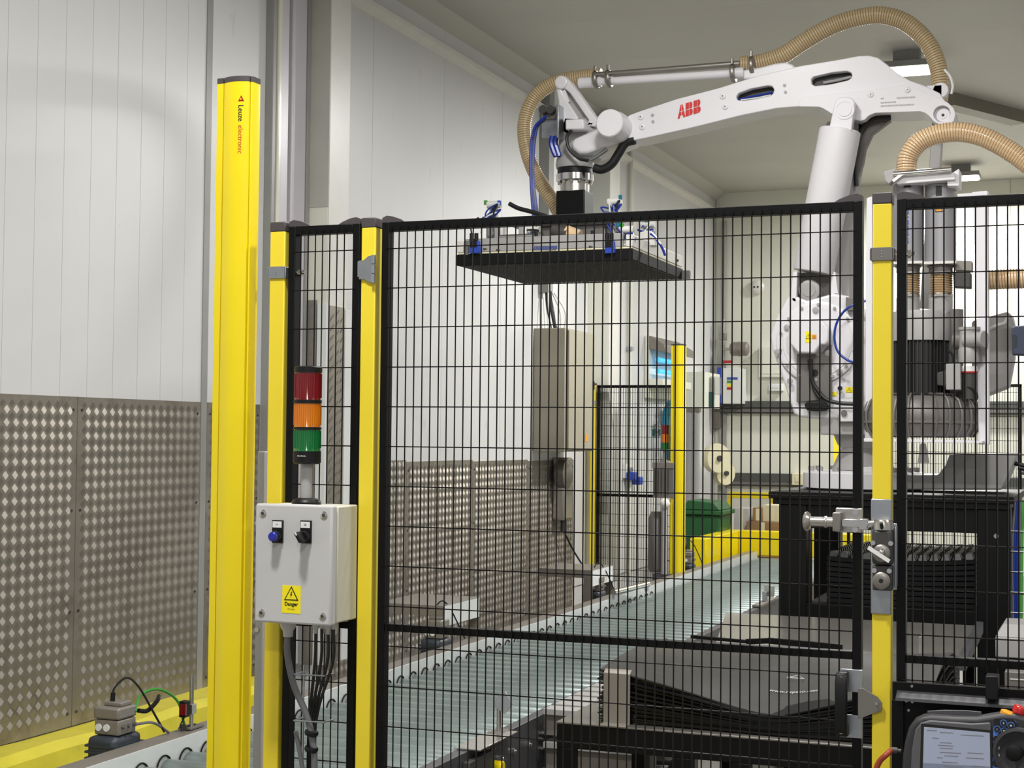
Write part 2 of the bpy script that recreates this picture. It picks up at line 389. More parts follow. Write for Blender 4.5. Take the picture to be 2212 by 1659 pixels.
# narrow tread strips on the column by the door
for (xa, xb, y) in ((XW + .044, XW + .112, 7.936),):
    b = MB().box(xa, xb, y, y + .004, .2, zt + .0)
    for k in range(30):
        zc = .26 + k * .07
        for m in range(-2, 3): b.bar((xa + .014 + m * .004, y - .0006, zc + m * .006), (xa + .05 + m * .004, y - .0006, zc + .022 + m * .006), .0016, .003)
    b.build('tread_strip', 'plate_tread', p1, smooth=False)
b = MB().box(XW + .178, XW + .182, 7.972, 8.16, .2, zt - .03)
for k in range(34):
    for jj in range(3):
        zc = .25 + k * .06 + (jj % 2) * .03; yc = 8.0 + jj * .065
        for m in range(-2, 3): b.bar((XW + .183, yc - .018 + m * .003, zc - .012 + m * .005), (XW + .183, yc + .018 + m * .003, zc + .012 + m * .005), .0016, .003, up=(1, 0, 0))
b.build('tread_strip', 'plate_tread', p1, smooth=False)
# yellow concrete kerb at the wall foot
kb = MB()
ys = [-1 + .5 * k for k in range(18)]
prof = lambda y: [(XW, .2 + .01 * math.sin(y * 3)), (XW + .19, .205 + .012 * math.sin(y * 5)), (XW + .235, .175 + .008 * math.sin(y * 7)), (XW + .255, 0)]
vs = []; fs = []
for y in ys: vs += [(x, y, z) for x, z in prof(y)]
for i in range(len(ys) - 1):
    for k in range(3): fs.append((i * 4 + k, i * 4 + k + 1, i * 4 + k + 5, i * 4 + k + 4))
kb.add(vs, fs)
struct(kb.build('trim_7', 'kerb_yellow', ang=25), 'yellow painted concrete kerb at the wall foot')
# lamps
for i, (x, y, z, p) in enumerate(LAMPS):
    near = ['added over the conveyor to brighten the clad wall', 'over the gate', 'over the camera side aisle', 'added over the slip sheet table to brighten the robot', 'behind the robot elbow', 'over the far aisle', 'near the end wall', 'behind the photographer', 'in the far corner of the hall'][i]
    t = thing('ceiling_light', 'flat white ceiling light ' + near, 'ceiling light', (x, y, z), 'hall ceiling lights')
    MB().box(x - .2, x + .2, y - .16, y + .16, z + .012, z + .06).box(x - .1, x + .1, y - .08, y + .08, z + .06, ZC + .005).build('housing', 'trim_grey', t, bevel=.006)
    MB().box(x - .18, x + .18, y - .14, y + .14, z, z + .012).build('diffuser', 'lamp_glow', t)
    ld = bpy.data.lights.new('lamp', 'AREA'); ld.shape = 'RECTANGLE'; ld.size = .36; ld.size_y = .28; ld.energy = p; ld.spread = math.radians(177); ld.color = (1.0, .99, .975)
    lo = bpy.data.objects.new('lamp', ld); COL.objects.link(lo); lo.parent = t; lo.location = (0, 0, -.012)
# dark beam on the ceiling towards the far right
a, b_ = UZ(2045, 215, 4.5), UZ(2200, 255, 4.5)
struct(MB().bar(a, b_, .16, .12).build('trim_8', 'beam_grey', smooth=False), 'dark ceiling beam beyond the robot')
c_ = UZ(2330, 470, 4.5)
# ------------------------------------------------------------------ roller conveyor
XL, XR, ZR = -3.36, -2.24, .35
cv = thing('roller_conveyor', 'long steel roller conveyor running along the wall under the robot gripper', 'conveyor', (-2.8, 2.4, 0))
Y0, Y1 = 2.4, 15.96
MB().box(XL - .115, XL, Y0, Y1, ZR - .006, ZR).build('side_rail', 'unit_grey', cv, bevel=.003, label='wall side rail top flange')
MB().box(XL - .006, XL, Y0, Y1, ZR - .17, ZR + .004).box(XL - .112, XL - .106, Y0, Y1, ZR - .17, ZR - .006).build('side_rail', 'rail_white', cv, bevel=.001)
MB().box(XR - .004, XR, Y0, Y1, .12, ZR).box(XR - .05, XR - .004, Y0, Y1, .345, ZR).build('side_rail', 'frame_dark', cv, bevel=.001)
rm = MB().lathe([(.012, -.012), (.012, 0), (.041, .0), (.0445, .006), (.0445, XR - XL - .066), (.041, XR - XL - .06), (.012, XR - XL - .06), (.012, XR - XL - .05)], (0, 0, 0), (1, 0, 0), 20).mesh('roller', 'roller_zinc')
am = MB()
pa = [V3((0, .05 * math.cos(a), .05 * math.sin(a))) for a in [math.radians(10 + 160 * k / 8) for k in range(9)]]
am.tube(pa, .0035, 5); amesh = am.mesh('roller_slot', 'rubber')
k = 0; y = Y0 + .06
while y < Y1 - .05:
    inst('roller', rm, (XL + .012, y, .25), cv)
    if y < 12: inst('roller_slot', amesh, (XL + .003, y, .256), cv)
    y += .152; k += 1
legm = MB().box(-.03, .03, -.03, .03, 0, .18).mesh('leg', 'frame_dark', smooth=False)
for yy in (3.0, 5.6, 8.2, 10.8, 13.4, 15.8):
    for xx in (XL - .06, XR - .06): inst('leg', legm, (xx, yy, 0), cv)
# bolts on the outer rail, junction cover and knob
for q in [(1060, 1616), (1166, 1583), (1184, 1574), (1193, 1581), (1164, 1596), (1167, 1616), (1175, 1619), (1186, 1615), (1107, 1622), (1139, 1607), (1082, 1638)]:
    p = UX(q[0], q[1], XR); MB().cyl(p, p + XP * .012, .011, n=6).cyl(p + XP * .012, p + XP * .02, .006, n=8).build('bolt', 'steel_bright', cv)
p = UX(1178, 1560, XR); MB().box(XR, XR + .012, p.y - .03, p.y + .03, .26, .37).build('joint_plate', 'steel', cv, bevel=.002)
p = UX(1070, 1608, XR); MB().box(XR - .06, XR + .05, p.y - .28, p.y + .12, .352, .358).build('bracket', 'steel', cv, bevel=.001)
p = UX(1062, 1655, XR); MB().cyl(p, p + XP * .05, .024, n=14).build('knob', 'yellow', cv, bevel=.004, label='yellow adjusting knob')
for q in ((1062, 1655),): MB().box(XR, XR + .03, p.y - .3, p.y - .04, .1, .32).build('motor_cover', 'cast_dark', cv, bevel=.006)
# photo-sensor reflector post on the near rail
def sensor_post(px, pyb, pyt, X, lab, cat='sensor'):
    b0 = UX(px, pyb, X); b1 = UX(px, pyt, X)
    t = thing('sensor_post', lab, cat, (b0.x, b0.y, ZR))
    MB().cyl((b0.x, b0.y, ZR + .002), (b0.x, b0.y, b1.z), .009, n=10).build('rod', 'steel', t)
    MB().box(b0.x - .03, b0.x + .03, b0.y - .05, b0.y + .05, ZR + .003, ZR + .011).build('foot', 'steel_dull', t, bevel=.001)
    return t, b0, b1
t, b0, b1 = sensor_post(1077, 1607, 1525, XR - .02, 'steel rod with bent reflector plate on the near conveyor rail')
MB().prism([b1 + V3(v) for v in ((-.02, -.01, 0), (.03, -.01, -.03), (.06, 0, .01), (.03, 0, .06), (.0, 0, .05))], (0, .004, 0)).build('reflector', 'zinc', t, bevel=.001)
t, b0, b1 = sensor_post(413, 1560, 1458, XL - .075, 'thin steel rod carrying a small red photo sensor beside the grey drive motor')
s0 = V3((b0.x - .0, b0.y - .05, ZR + .055)); MB().box(s0.x - .015, s0.x + .015, s0.y - .018, s0.y + .018, ZR + .055, ZR + .12).build('sensor_head', 'black_plastic', t, bevel=.003)
MB().box(s0.x - .01, s0.x + .017, s0.y - .02, s0.y - .01, ZR + .065, ZR + .11).build('lens', 'lens_red', t)
MB().box(b0.x - .014, b0.x + .014, b0.y - .016, b0.y + .016, ZR + .06, ZR + .1).build('clamp', 'steel', t, bevel=.002)
MB().tube(spline([(s0.x, s0.y, ZR + .055), (s0.x, s0.y - .03, ZR + .02), (s0.x, s0.y + .02, ZR + .015), (s0.x, s0.y + .08, ZR + .013)], 6), .0035, 6).build('cable', 'cable_black', t)
# drive motors with junction boxes on the wall side
def motor(y, lab, g='conveyor drive motors', cables=True, s=.72):
    x = XL - .19
    t = thing('drive_motor', lab, 'motor', (x, y, .12), g)
    MB().box(x - .09 * s, x + .09 * s, y - .12 * s, y + .13 * s, .14, .385).build('motor_body', 'motor_dark', t, bevel=.02)
    for k in range(5): MB().box(x - .095 * s, x + .097 * s, y - .127 * s, y + .05, .25 + k * .024, .258 + k * .024).build('fin', 'motor_dark', t)
    MB().cyl((x, y + .13, .28), (XL - .12, y + .13, .28), .06, n=16).build('gearbox', 'motor_dark', t)
    MB().box(x - .052, x + .058, y - .055, y + .06, .387, .445).build('junction_box', 'unit_grey', t, bevel=.006)
    MB().box(x - .056, x + .06, y - .058, y + .062, .447, .492).build('junction_lid', 'unit_grey', t, bevel=.008)
    MB().box(x - .035, x + .045, y - .02, y + .05, .492, .508).build('plug_base', 'unit_grey', t, bevel=.004)
    for k in (-1, 1): MB().cyl((x + k * .018 - .012, y - .056, .416), (x + k * .018 - .012, y - .061, .416), .014, n=16).build('blank_plug', 'label_white', t)
    for k in range(3): MB().cyl((x + .057, y - .03 + k * .032, .42), (x + .075, y - .03 + k * .032, .42), .009, n=10).build('gland', 'steel_dull', t)
    if cables:
        MB().tube(spline([(x - .01, y, .505), (x - .01, y + .01, .555), (x + .01, y + .06, .59), (x + .04, y + .1, .55), (x + .08, y + .15, .44), (x + .1, y + .19, .365)], 8), .0045, 7).build('cable', 'cable_black', t)
        MB().cyl((x - .01, y, .505), (x - .01, y + .003, .54), .009, n=10).build('connector', 'black_plastic', t)
    return t, x
t, x = motor(4.99, 'dark drive motor with grey junction box and green cable on the yellow kerb side')
MB().tube(spline([(x + .06, 5.04, .465), (x + .03, 5.12, .515), (x + .04, 5.23, .52), (x + .06, 5.33, .46), (x + .075, 5.36, .36)], 8), .0055, 7).build('cable', 'cable_green', t, label='green earth cable')
MB().tube(spline([(x + .06, 5.06, .465), (x + .06, 5.12, .455), (x + .07, 5.17, .485), (x + .06, 5.2, .5)], 6), .009, 7).build('connector', 'black_plastic', t)
MB().tube(spline([(x + .075, 5.02, .42), (x + .09, 5.12, .41), (x + .095, 5.22, .355)], 6), .0055, 7).build('cable', 'cable_grey', t)
MB().lathe([(.014, 0), (.014, .006)], (XL - .06, 5.27, ZR + .02), (0, 1, 0), 12).build('eye_bolt', 'cast_dark', t)
motor(8.05, 'drive motor with two upright plugs under the nearer grey bench cover', cables=True)
motor(11.0, 'drive motor with two upright plugs under the farther grey bench cover', cables=True)
motor(13.75, 'small drive motor with looped cables beside the far yellow column', cables=True)
# folded sheet covers over the middle motors
def cover(q, Xn, w, lab):
    a = UX(q[0], q[1], Xn); b_ = UX(q[2], q[3], Xn); z = a.z
    t = thing('motor_cover', lab, 'cover', (Xn - w / 2, a.y, .2), 'folded sheet covers beside the conveyor')
    y0, y1 = a.y, b_.y
    MB().box(Xn - w, Xn, y0, y1, z - .004, z).build('top', 'unit_grey', t, bevel=.001)
    MB().box(Xn - .004, Xn, y0, y1, z - .12, z - .004).build('front_apron', 'white_panel', t, bevel=.001)
    MB().box(Xn - w, Xn, y0, y0 + .004, z - .06, z - .004).box(Xn - .07, Xn, y0, y0 + .004, .2, z - .06).build('side_apron', 'unit_grey', t, bevel=.001)
    MB().box(Xn - .07, Xn, y1 - .004, y1, .2, z - .004).build('support', 'unit_grey', t, bevel=.001)
    return t
cover((958, 1309, 1036, 1295), XL - .14, .42, 'grey sheet cover with white apron nearer along the conveyor')
cover((1280, 1232, 1324, 1226), XL - .14, .42, 'grey sheet cover with white apron farther along the conveyor')
MB_ = thing('guide_tube', 'short bright tube lying along the far conveyor rail', 'tube', (XL - .05, 10.9, ZR))
pA, pB = UZ(1325, 1280, .40), UZ(1400, 1262, .40)
MB().cyl(pA, pB, .022, n=14).build('tube', 'steel_bright', MB_)
MB().box(pA.x - .01, pA.x + .01, pA.y, pA.y + .05, ZR, .385).box(pB.x - .01, pB.x + .01, pB.y - .06, pB.y - .02, ZR, .385).build('bracket', 'zinc', MB_)
pc = UZ(1660, 1290, .40)
t = thing('sensor_bracket', 'small steel sensor bracket on the near rail beside the black pedestal', 'sensor', (XR - .02, 11.0, ZR))
MB().box(XR - .05, XR + .01, 10.7, 11.3, ZR + .002, ZR + .02).build('rail_clip', 'steel_dull', t, bevel=.003)
MB().box(XR - .03, XR - .0, 10.95, 11.0, ZR + .02, ZR + .09).build('upright', 'zinc', t, bevel=.003)
MB().box(XR - .03, XR + .04, 11.02, 11.05, ZR + .05, ZR + .13).build('reflector', 'steel', t, bevel=.003)
# ------------------------------------------------------------------ light curtain column
def column(x0, x1, yf, ztop, lab, name='light_curtain_column', d=.1, front_glass=False):
    c = (x0 + x1) / 2; w = (x1 - x0) / 2; t = thing(name, lab, 'light curtain', (c, yf + d / 2, 0))
    def sec(k=1.0, g=0.0):
        P = [(-1, .012), (-.97, 0), (-.62, -.002), (-.60, -.002), (-.595, .008), (-.545, .008), (-.54, -.002)]
        P += [(-.53 + 1.38 * i / 12, -.002 - .011 * math.sin(math.pi * (i / 12) * .93 + .1)) for i in range(13)]
        P += [(.86, .0), (.865, .009), (.895, .009), (.9, .003), (.96, .005), (1, .014), (1, d), (-1, d)]
        return [V3((c + px_ * w, yf + py_, g)) for px_, py_ in P]
    MB().prism(sec(), (0, 0, ztop - .012)).build('housing', 'yellow', t, ang=30)
    MB().prism([V3((c + (p.x - c) * 1.01, p.y - .0005, ztop - .012)) for p in sec()], (0, 0, .014)).build('top_cap', 'cap_plastic', t, ang=30)
    MB().box(x0 - .03, x1 + .03, yf - .02, yf + d + .02, 0, .012).build('base_plate', 'zinc', t, bevel=.003)
    return t
lc = column(-2.163, -2.057, 3.44, 2.476, 'tall glossy yellow light curtain column beside the grey control box', d=.042)
yt = 3.44 - .0125; tx = UY(519, 275, yt).x
tri = lambda k, o: [V3((tx + a * k, yt - .0012 - o, 2.418 + b * k)) for a, b in ((-.006, -.0055), (.006, -.0055), (0, .0065))]
MB().prism(tri(1.35, 0), (0, -.0003, 0), holes=[[V3((tx - .001 + a * .5, yt - .0012, 2.418 + b * .5)) for a, b in ((-.006, -.0055), (.006, -.0055), (0, .0065))]]).build('emblem', 'ink_red', lc, smooth=False)
text('Leuze', .0185, 'ink_black', (tx - .001, yt - .001, 2.402), (0, 0, -1), (1, 0, 0), lc, align='LEFT', bold=.012)
text('electronic', .0185, 'ink_rust', (tx - .001, yt - .001, 2.349), (0, 0, -1), (1, 0, 0), lc, align='LEFT', bold=.006)
def on_column(o):                                              # lay the print on the curved front
    for v in o.data.vertices:
        x = v.co.x + lc.location.x; k_ = ((x - (-2.11)) / .053 + .53) / 1.38
        v.co.y = 3.44 - .002 - .011 * math.sin(math.pi * k_ * .93 + .1) - .0004 - lc.location.y
for o in lc.children:
    if o.name.startswith(('emblem', 'lettering')): on_column(o)
# ------------------------------------------------------------------ fence posts
def post(x0, x1, lab, ztop=2.1, yf=3.46):
    t = thing('fence_post', lab, 'post', ((x0 + x1) / 2, yf + .02, 0), 'yellow fence posts')
    MB().box(x0, x1, yf, yf + .042, .01, ztop - .028).build('tube', 'yellow_ral', t, bevel=.003)
    MB().box(x0 - .001, x1 + .001, yf - .001, yf + .043, ztop - .03, ztop - .004).build('end_cap', 'cap_plastic', t, bevel=.003)
    MB().box(x0 - .04, x1 + .04, yf - .03, yf + .07, 0, .01).build('foot_plate', 'zinc', t, bevel=.002)
    return t
pA_ = post(-2.008, -1.964, 'yellow fence post between the light curtain column and the signal tower')
pB_ = post(-1.744, -1.704, 'yellow fence post carrying the gate hinge')
pC_ = post(-.472, -.431, 'yellow fence post with the key lock, beside the teach pendant', 2.103)
def clamp(t, x0, x1, z0, z1, hinge=False, m='zinc'):
    y = 3.456
    b = MB().box(x0 - .004, x1 + .004, y, y + .003, z0, z1).box(x0 - .006, x0 - .001, y, y + .05, z0 + .002, z1 - .002).box(x1 + .001, x1 + .006, y, y + .05, z0 + .002, z1 - .002)
    b.build('clamp', m, t, bevel=.001)
    zc = (z0 + z1) / 2
    MB().cyl((x1 + .006, y + .02, zc), (x1 + .05, y + .02, zc), .005, n=8).cyl((x1 + .034, y + .02, zc), (x1 + .042, y + .02, zc), .01, n=6).build('clamp_bolt', 'steel_bright', t)
    for k in (-1, 0, 1): MB().ball(((x0 + x1) / 2, y, zc + k * .006), .0016, 6).build('dimple', 'steel', t)
a, b_ = UY(580, 576, 3.456), UY(617, 601, 3.456); clamp(pA_, -2.008, -1.964, b_.z, a.z)
a, b_ = UY(1876, 535, 3.456), UY(1930, 562, 3.456); clamp(pC_, -.472, -.431, b_.z, a.z, m='cast_grey')
# gate hinge on the middle post
hz = UY(800, 580, 3.45).z
MB().prism([V3((x, 3.454, hz + z)) for x, z in ((-1.747, .022), (-1.735, .022), (-1.722, .032), (-1.708, .034), (-1.708, -.036), (-1.72, -.034), (-1.733, -.026), (-1.747, -.026))], (0, .004, 0)).build('hinge_leaf', 'zinc', pB_, bevel=.0008)
for k in range(3): MB().cyl((-1.706, 3.452, hz - .036 + k * .024), (-1.706, 3.452, hz - .014 + k * .024), .006, n=12).build('hinge_knuckle', 'zinc', pB_)
MB().box(-1.752, -1.746, 3.455, 3.495, hz - .02, hz + .02).build('hinge_side', 'zinc', pB_, bevel=.001)
# ------------------------------------------------------------------ wire mesh panels
def rod_mesh(name, L, axis, r):
    return MB().cyl((0, 0, 0), V3(axis) * L, r, n=6).mesh(name, 'black_wire')
def panel(name, lab, cat, x0, x1, vx, zmid=None, z0=.14, ztop=2.083, caps=(1, 1), solid=None):
    t = thing(name, lab, cat, ((x0 + x1) / 2, 3.48, z0))
    yf, yb = 3.466, 3.496
    MB().box(x0, x0 + .02, yf, yb, z0, ztop).build('frame_stile', 'black_coat', t, bevel=.0015)
    MB().box(x1 - .02, x1, yf, yb, z0, ztop).build('frame_stile', 'black_coat', t, bevel=.0015)
    MB().box(x0 + .02, x1 - .02, yf, yb, ztop - .022, ztop).build('frame_rail', 'black_coat', t, bevel=.0015)
    MB().box(x0 + .02, x1 - .02, yf, yb, z0, z0 + .022).build('frame_rail', 'black_coat', t, bevel=.0015)
    if zmid: MB().box(x0 + .02, x1 - .02, yf + .002, yb - .004, zmid - .009, zmid + .009).build('middle_rail', 'black_coat', t, bevel=.0015)
    vm = rod_mesh('vertical_wire', ztop - .012 - (z0 + .012), (0, 0, 1), .0017)
    for x in vx: inst('vertical_wire', vm, (x, 3.4618, z0 + .012), t)
    hm = rod_mesh('horizontal_wire', x1 - x0 - .022, (1, 0, 0), .0015)
    z = 2.0155
    while z > z0 + .04: inst('horizontal_wire', hm, (x0 + .011, 3.4655, z), t); z -= .0995
    for sgn, on in zip((0, 1), caps):
        if not on: continue
        xc = x0 if sgn == 0 else x1; d = 1 if sgn == 0 else -1
        P = [(0, 0), (0, .012), (.012, .017), (.03, .014), (.052, .006), (.062, 0)]
        MB().prism([V3((xc + d * a_, yf + .002, ztop + c_)) for a_, c_ in P], (0, .026, 0)).build('corner_cap', 'cap_plastic', t)
    return t
pn = panel('wire_mesh_fence', 'narrow black wire mesh panel behind the signal tower', 'fence panel', -1.957, -1.752, [-1.918 + .0208 * k for k in range(7)], 1.066)
gate = panel('mesh_gate', 'wide black wire mesh gate hinged between two yellow posts', 'gate', -1.69, -.496, [-1.662 + .02236 * k for k in range(51)], 1.066)
pr = panel('wire_mesh_fence', 'black wire mesh panel behind the teach pendant', 'fence panel', -.42, .82, [-.385 + .02222 * k for k in range(53)], 1.066)
for z in (UY(665, 590, 3.47).z,): MB().cyl((-1.937, 3.48, z), (-1.925, 3.48, z), .007, n=8).build('bolt', 'steel_bright', pn)
# grab handle, catch plate and lug on the gate
xs = -.506
za, zb = UY(1835, 1447, 3.45).z, UY(1835, 1595, 3.45).z
for s_, zz in ((1, za), (-1, zb)):
    MB().box(xs - .035, xs + .014, 3.458, 3.466, zz - (.05 if s_ > 0 else 0), zz + (0 if s_ > 0 else .05)).build('handle_bracket', 'zinc', gate, bevel=.001)
hx = -.543
MB().prism([V3((hx - .004, y, z)) for y, z in ((3.455, za - .004), (3.43, za - .006), (3.418, za - .03), (3.418, zb + .03), (3.43, zb + .006), (3.455, zb + .004), (3.455, zb + .03), (3.436, zb + .04), (3.436, za - .04), (3.455, za - .03))], (.026, 0, 0)).build('grab_handle', 'black_plastic', gate, bevel=.003)
for zz in (za - .018, zb + .018): MB().cyl((hx + .009, 3.431, zz), (hx + .009, 3.426, zz), .006, n=8).build('handle_screw', 'steel_bright', gate)
L0 = [(1853, 1488), (1862, 1486), (1895, 1505), (1906, 1520), (1904, 1535), (1858, 1552), (1853, 1552)]
MB().prism([UY(x, y, 3.45) for x, y in L0], (0, .003, 0)).build('stop_lug', 'steel_dull', gate, bevel=.0006)
c = UY(1894, 1519, 3.449); MB().cyl(c, c - YP * .006, .004, n=8).build('lug_bolt', 'steel_bright', gate)
# slide bolt on the gate
bp = UY(1832, 1124, 3.45)
MB().box(bp.x - .028, bp.x + .03, 3.452, 3.466, bp.z - .027, bp.z + .027).build('bolt_plate', 'steel', gate, bevel=.002)
MB().box(bp.x - .03, bp.x - .012, 3.42, 3.452, bp.z - .024, bp.z + .018).build('bolt_guide', 'steel_dull', gate, bevel=.002)
MB().cyl((bp.x - .03, 3.436, bp.z - .004), (bp.x - .082, 3.436, bp.z - .004), .011, n=16).lathe([(.0125, 0), (.0135, .003), (.0125, .006)], (bp.x - .044, 3.436, bp.z - .004), (-1, 0, 0), 16).build('bolt_shaft', 'steel', gate)
MB().lathe([(.004, 0), (.018, .002), (.0225, .008), (.021, .013), (.012, .017), (.003, .018)], (bp.x - .080, 3.436, bp.z - .004), (-1, 0, 0), 24).build('bolt_knob', 'steel', gate)
MB().box(bp.x - .012, bp.x + .046, 3.43, 3.442, bp.z - .014, bp.z + .004).build('bolt_bar', 'steel_bright', gate, bevel=.002)
for zz in (.018, -.02): MB().cyl((bp.x + .016, 3.452, bp.z + zz), (bp.x + .016, 3.447, bp.z + zz), .0065, n=12).build('plate_screw', 'steel_bright', gate)
# ------------------------------------------------------------------ key interlock on the right hand post
kz0, kz1 = UY(1905, 1327, 3.45).z, UY(1905, 1078, 3.45).z
lk = thing('key_interlock', 'steel key exchange lock with two round cylinders on the yellow post', 'lock', (-.452, 3.44, kz0))
xa, xb = -.474, -.43
MB().box(xa, xb, 3.452, 3.458, kz0, kz1).box(xb, xb + .014, 3.444, 3.448, kz0 + .055, kz1 - .052).box(xb + .01, xb + .0145, 3.43, 3.458, kz0 + .062, kz1 - .06).build('back_plate', 'zinc', lk, bevel=.002)
kc = UY(1907, 1190, 3.43)
MB().box(kc.x - .022, kc.x + .022, 3.415, 3.452, kc.z - .03, kc.z + .048).build('lock_body', 'cast_dark', lk, bevel=.008)
MB().box(kc.x - .021, kc.x + .021, 3.42, 3.452, kc.z - .086, kc.z - .032).build('key_body', 'cast_dark', lk, bevel=.003)
MB().lathe([(.024, 0), (.024, .012), (.019, .022), (.008, .026)], (kc.x, 3.436, kc.z + .046), (0, 0, 1), 20).build('lock_head', 'steel', lk)
MB().cyl((kc.x, 3.418, kc.z + .045), (kc.x, 3.408, kc.z + .062), .004, n=8).build('head_hole', 'ink_black', lk)
bx = UY(1868, 1133, 3.43)
MB().cyl((bx.x, 3.435, bx.z), (kc.x - .005, 3.435, bx.z + .004), .008, n=12).box(bx.x - .012, bx.x + .006, 3.424, 3.446, bx.z - .011, bx.z + .012).build('tongue', 'steel_bright', lk, bevel=.001)
for k, zz in enumerate((kc.z - .004, kc.z - .064)):
    MB().lathe([(.019, 0), (.019, .006), (.015, .009), (.006, .0092)], (kc.x - .001, 3.418, zz), (0, -1, 0), 24).build('lock_cylinder', 'steel_dull', lk)
    MB().cyl((kc.x - .001, 3.41, zz), (kc.x - .001, 3.4075, zz), .005, n=8).build('key_hole', 'ink_black', lk)
MB().ball((kc.x, 3.408, kc.z - .002), .008, 12).build('key_stub', 'steel', lk)
MB().bar((kc.x - .028, 3.405, kc.z + .008), (kc.x + .018, 3.400, kc.z - .02), .004, .008).build('key_tag', 'label_white', lk)
for xx, zz in ((-.019, .018), (.019, .018), (-.016, -.042), (.016, -.042)): MB().cyl((kc.x + xx, 3.417, kc.z + zz), (kc.x + xx, 3.412, kc.z + zz), .0055, n=10).build('screw', 'steel_bright', lk)
# ------------------------------------------------------------------ control box with signal tower
x0, x1, z0, z1 = -1.956, -1.742, 1.081, 1.374
cb = thing('control_box', 'light grey steel control box with two switches and danger sticker', 'control box', ((x0 + x1) / 2, 3.38, z0))
MB().box(x0 + .006, x1 - .0, 3.348, 3.456, z0 + .004, z1 - .003).build('housing', 'box_side', cb, bevel=.004)
MB().box(x0, x1, 3.318, 3.346, z0, z1).build('lid', 'box_grey', cb, bevel=.006, seg=3)
for sx in (x0 + .022, x1 - .022):
    for sz in (z0 + .024, z1 - .024):
        MB().lathe([(.0095, 0), (.0095, .002), (.0055, .0035)], (sx, 3.3182, sz), (0, -1, 0), 20).build('lid_screw', 'steel_bright', cb)
        MB().cyl((sx, 3.315, sz), (sx, 3.3138, sz), .0045, n=12).build('screw_recess', 'cast_dark', cb)
def switch(px_, py_, kind):
    c = UY(px_, py_, 3.315)
    MB().box(c.x - .015, c.x + .015, 3.312, 3.318, c.z - .027, c.z + .029).build('switch_plate', 'black_plastic', cb, bevel=.001)
    MB().box(c.x - .0125, c.x + .0125, 3.3105, 3.3125, c.z + .011, c.z + .026).build('legend_plate', 'label_white', cb)
    for dz in ((.019,) if kind == 'b' else (.0175, .0205)): MB().box(c.x - .0032, c.x + .0032, 3.3102, 3.3105, c.z + dz - .0009, c.z + dz + .0009).build('legend_line', 'ink_grey', cb)
    if kind == 'b':
        MB().lathe([(.0135, 0), (.0135, .012), (.012, .016)], (c.x, 3.312, c.z - .010), (0, -1, 0), 20).build('button_collar', 'black_plastic', cb)
        MB().lathe([(.0115, 0), (.0115, .009), (.009, .011)], (c.x, 3.297, c.z - .010), (0, -1, 0), 20).build('push_button', 'button_blue', cb, label='blue push button')
    else:
        MB().lathe([(.014, 0), (.014, .012), (.0125, .014)], (c.x, 3.312, c.z - .010), (0, -1, 0), 20).build('selector_collar', 'black_plastic', cb)
        R_ = Matrix.Rotation(math.radians(-32), 3, 'Y'); b = MB(); b.box(-.0055, .0055, -.024, 0, -.0135, .0135); b.v = [R_ @ v + V3((c.x, 3.298, c.z - .010)) for v in b.v]
        b.build('selector_knob', 'black_plastic', cb, bevel=.002)
        b = MB(); b.box(-.002, .002, -.0245, -.010, .006, .0136); b.v = [R_ @ v + V3((c.x, 3.298, c.z - .010)) for v in b.v]; b.build('pointer', 'label_white', cb)
switch(600, 1149, 'b'); switch(661, 1150, 's')
s0, s1 = UY(610, 1264, 3.3175), UY(649, 1326, 3.3175); sw, sh, sc = s1.x - s0.x, s0.z - s1.z, (s0 + s1) / 2
MB().box(s0.x, s1.x, 3.3172, 3.318, s1.z, s0.z).build('danger_sticker', 'label_yellow', cb)
warn_sign(cb, (sc.x, 3.3172, s0.z - sh * .36), sw * .78, ('label_yellow', 'ink_black'))
text('Danger', .0125, 'ink_black', (sc.x, 3.317, s1.z + sh * .33), (1, 0, 0), (0, 0, 1), cb, bold=.03)
text('24 Volts', .006, 'ink_black', (sc.x, 3.317, s1.z + sh * .15), (1, 0, 0), (0, 0, 1), cb)
tw = thing('signal_tower', 'red, amber and green signal tower standing on the control box', 'signal light', (-1.85, 3.385, z1))
c = (-1.85, 3.385, z1 - .002)
MB().lathe([(.036, 0), (.037, .006), (.033, .012), (.02, .016)], c, ZP, 28).build('foot', 'black_plastic', tw)
MB().cyl((c[0], c[1], z1 + .014), (c[0], c[1], z1 + .1), .0145, n=20).build('pole', 'robot_grey', tw)
zb = UY(664, 1003, 3.36).z; zs = lambda py: UY(664, py, 3.36).z
MB().lathe([(.03, 0), (.035, .004), (.035, zs(975) - zb)], (c[0], c[1], zb), ZP, 28).build('tower_base', 'black_plastic', tw)
for a_, b__, m in ((866, 804, 'lens_red'), (925, 871, 'lens_amber'), (975, 928, 'lens_green')):
    za_, zb_ = zs(a_), zs(b__)
    g = MB().lathe([(.0345, 0), (.0345, .002), (.0335, .004), (.0335, zb_ - za_)], (c[0], c[1], za_), ZP, 36).build('lens', m, tw)
    rb = MB()
    for k in range(36):
        a__ = 2 * math.pi * k / 36; rb.cyl((c[0] + .0336 * math.cos(a__), c[1] + .0336 * math.sin(a__), za_ + .008), (c[0] + .0336 * math.cos(a__), c[1] + .0336 * math.sin(a__), zb_ - .003), .0012, n=5)
    rb.build('lens_flutes', m, g)['kind'] = 'stuff'
for a_, b__ in ((804, 793), (871, 864), (928, 923)):
    MB().lathe([(.0352, 0), (.0352, zs(b__) - zs(a_)), (.031, zs(b__) - zs(a_) + .003)], (c[0], c[1], zs(a_)), ZP, 28).build('ring', 'black_plastic', tw)
text('Allen-Bradley', .0042, 'label_white', (c[0] + .0358 * .105, c[1] - .0358 * .994, zs(985)), (.994, .105, 0), (0, 0, 1), tw, bold=.015, shear=.2)
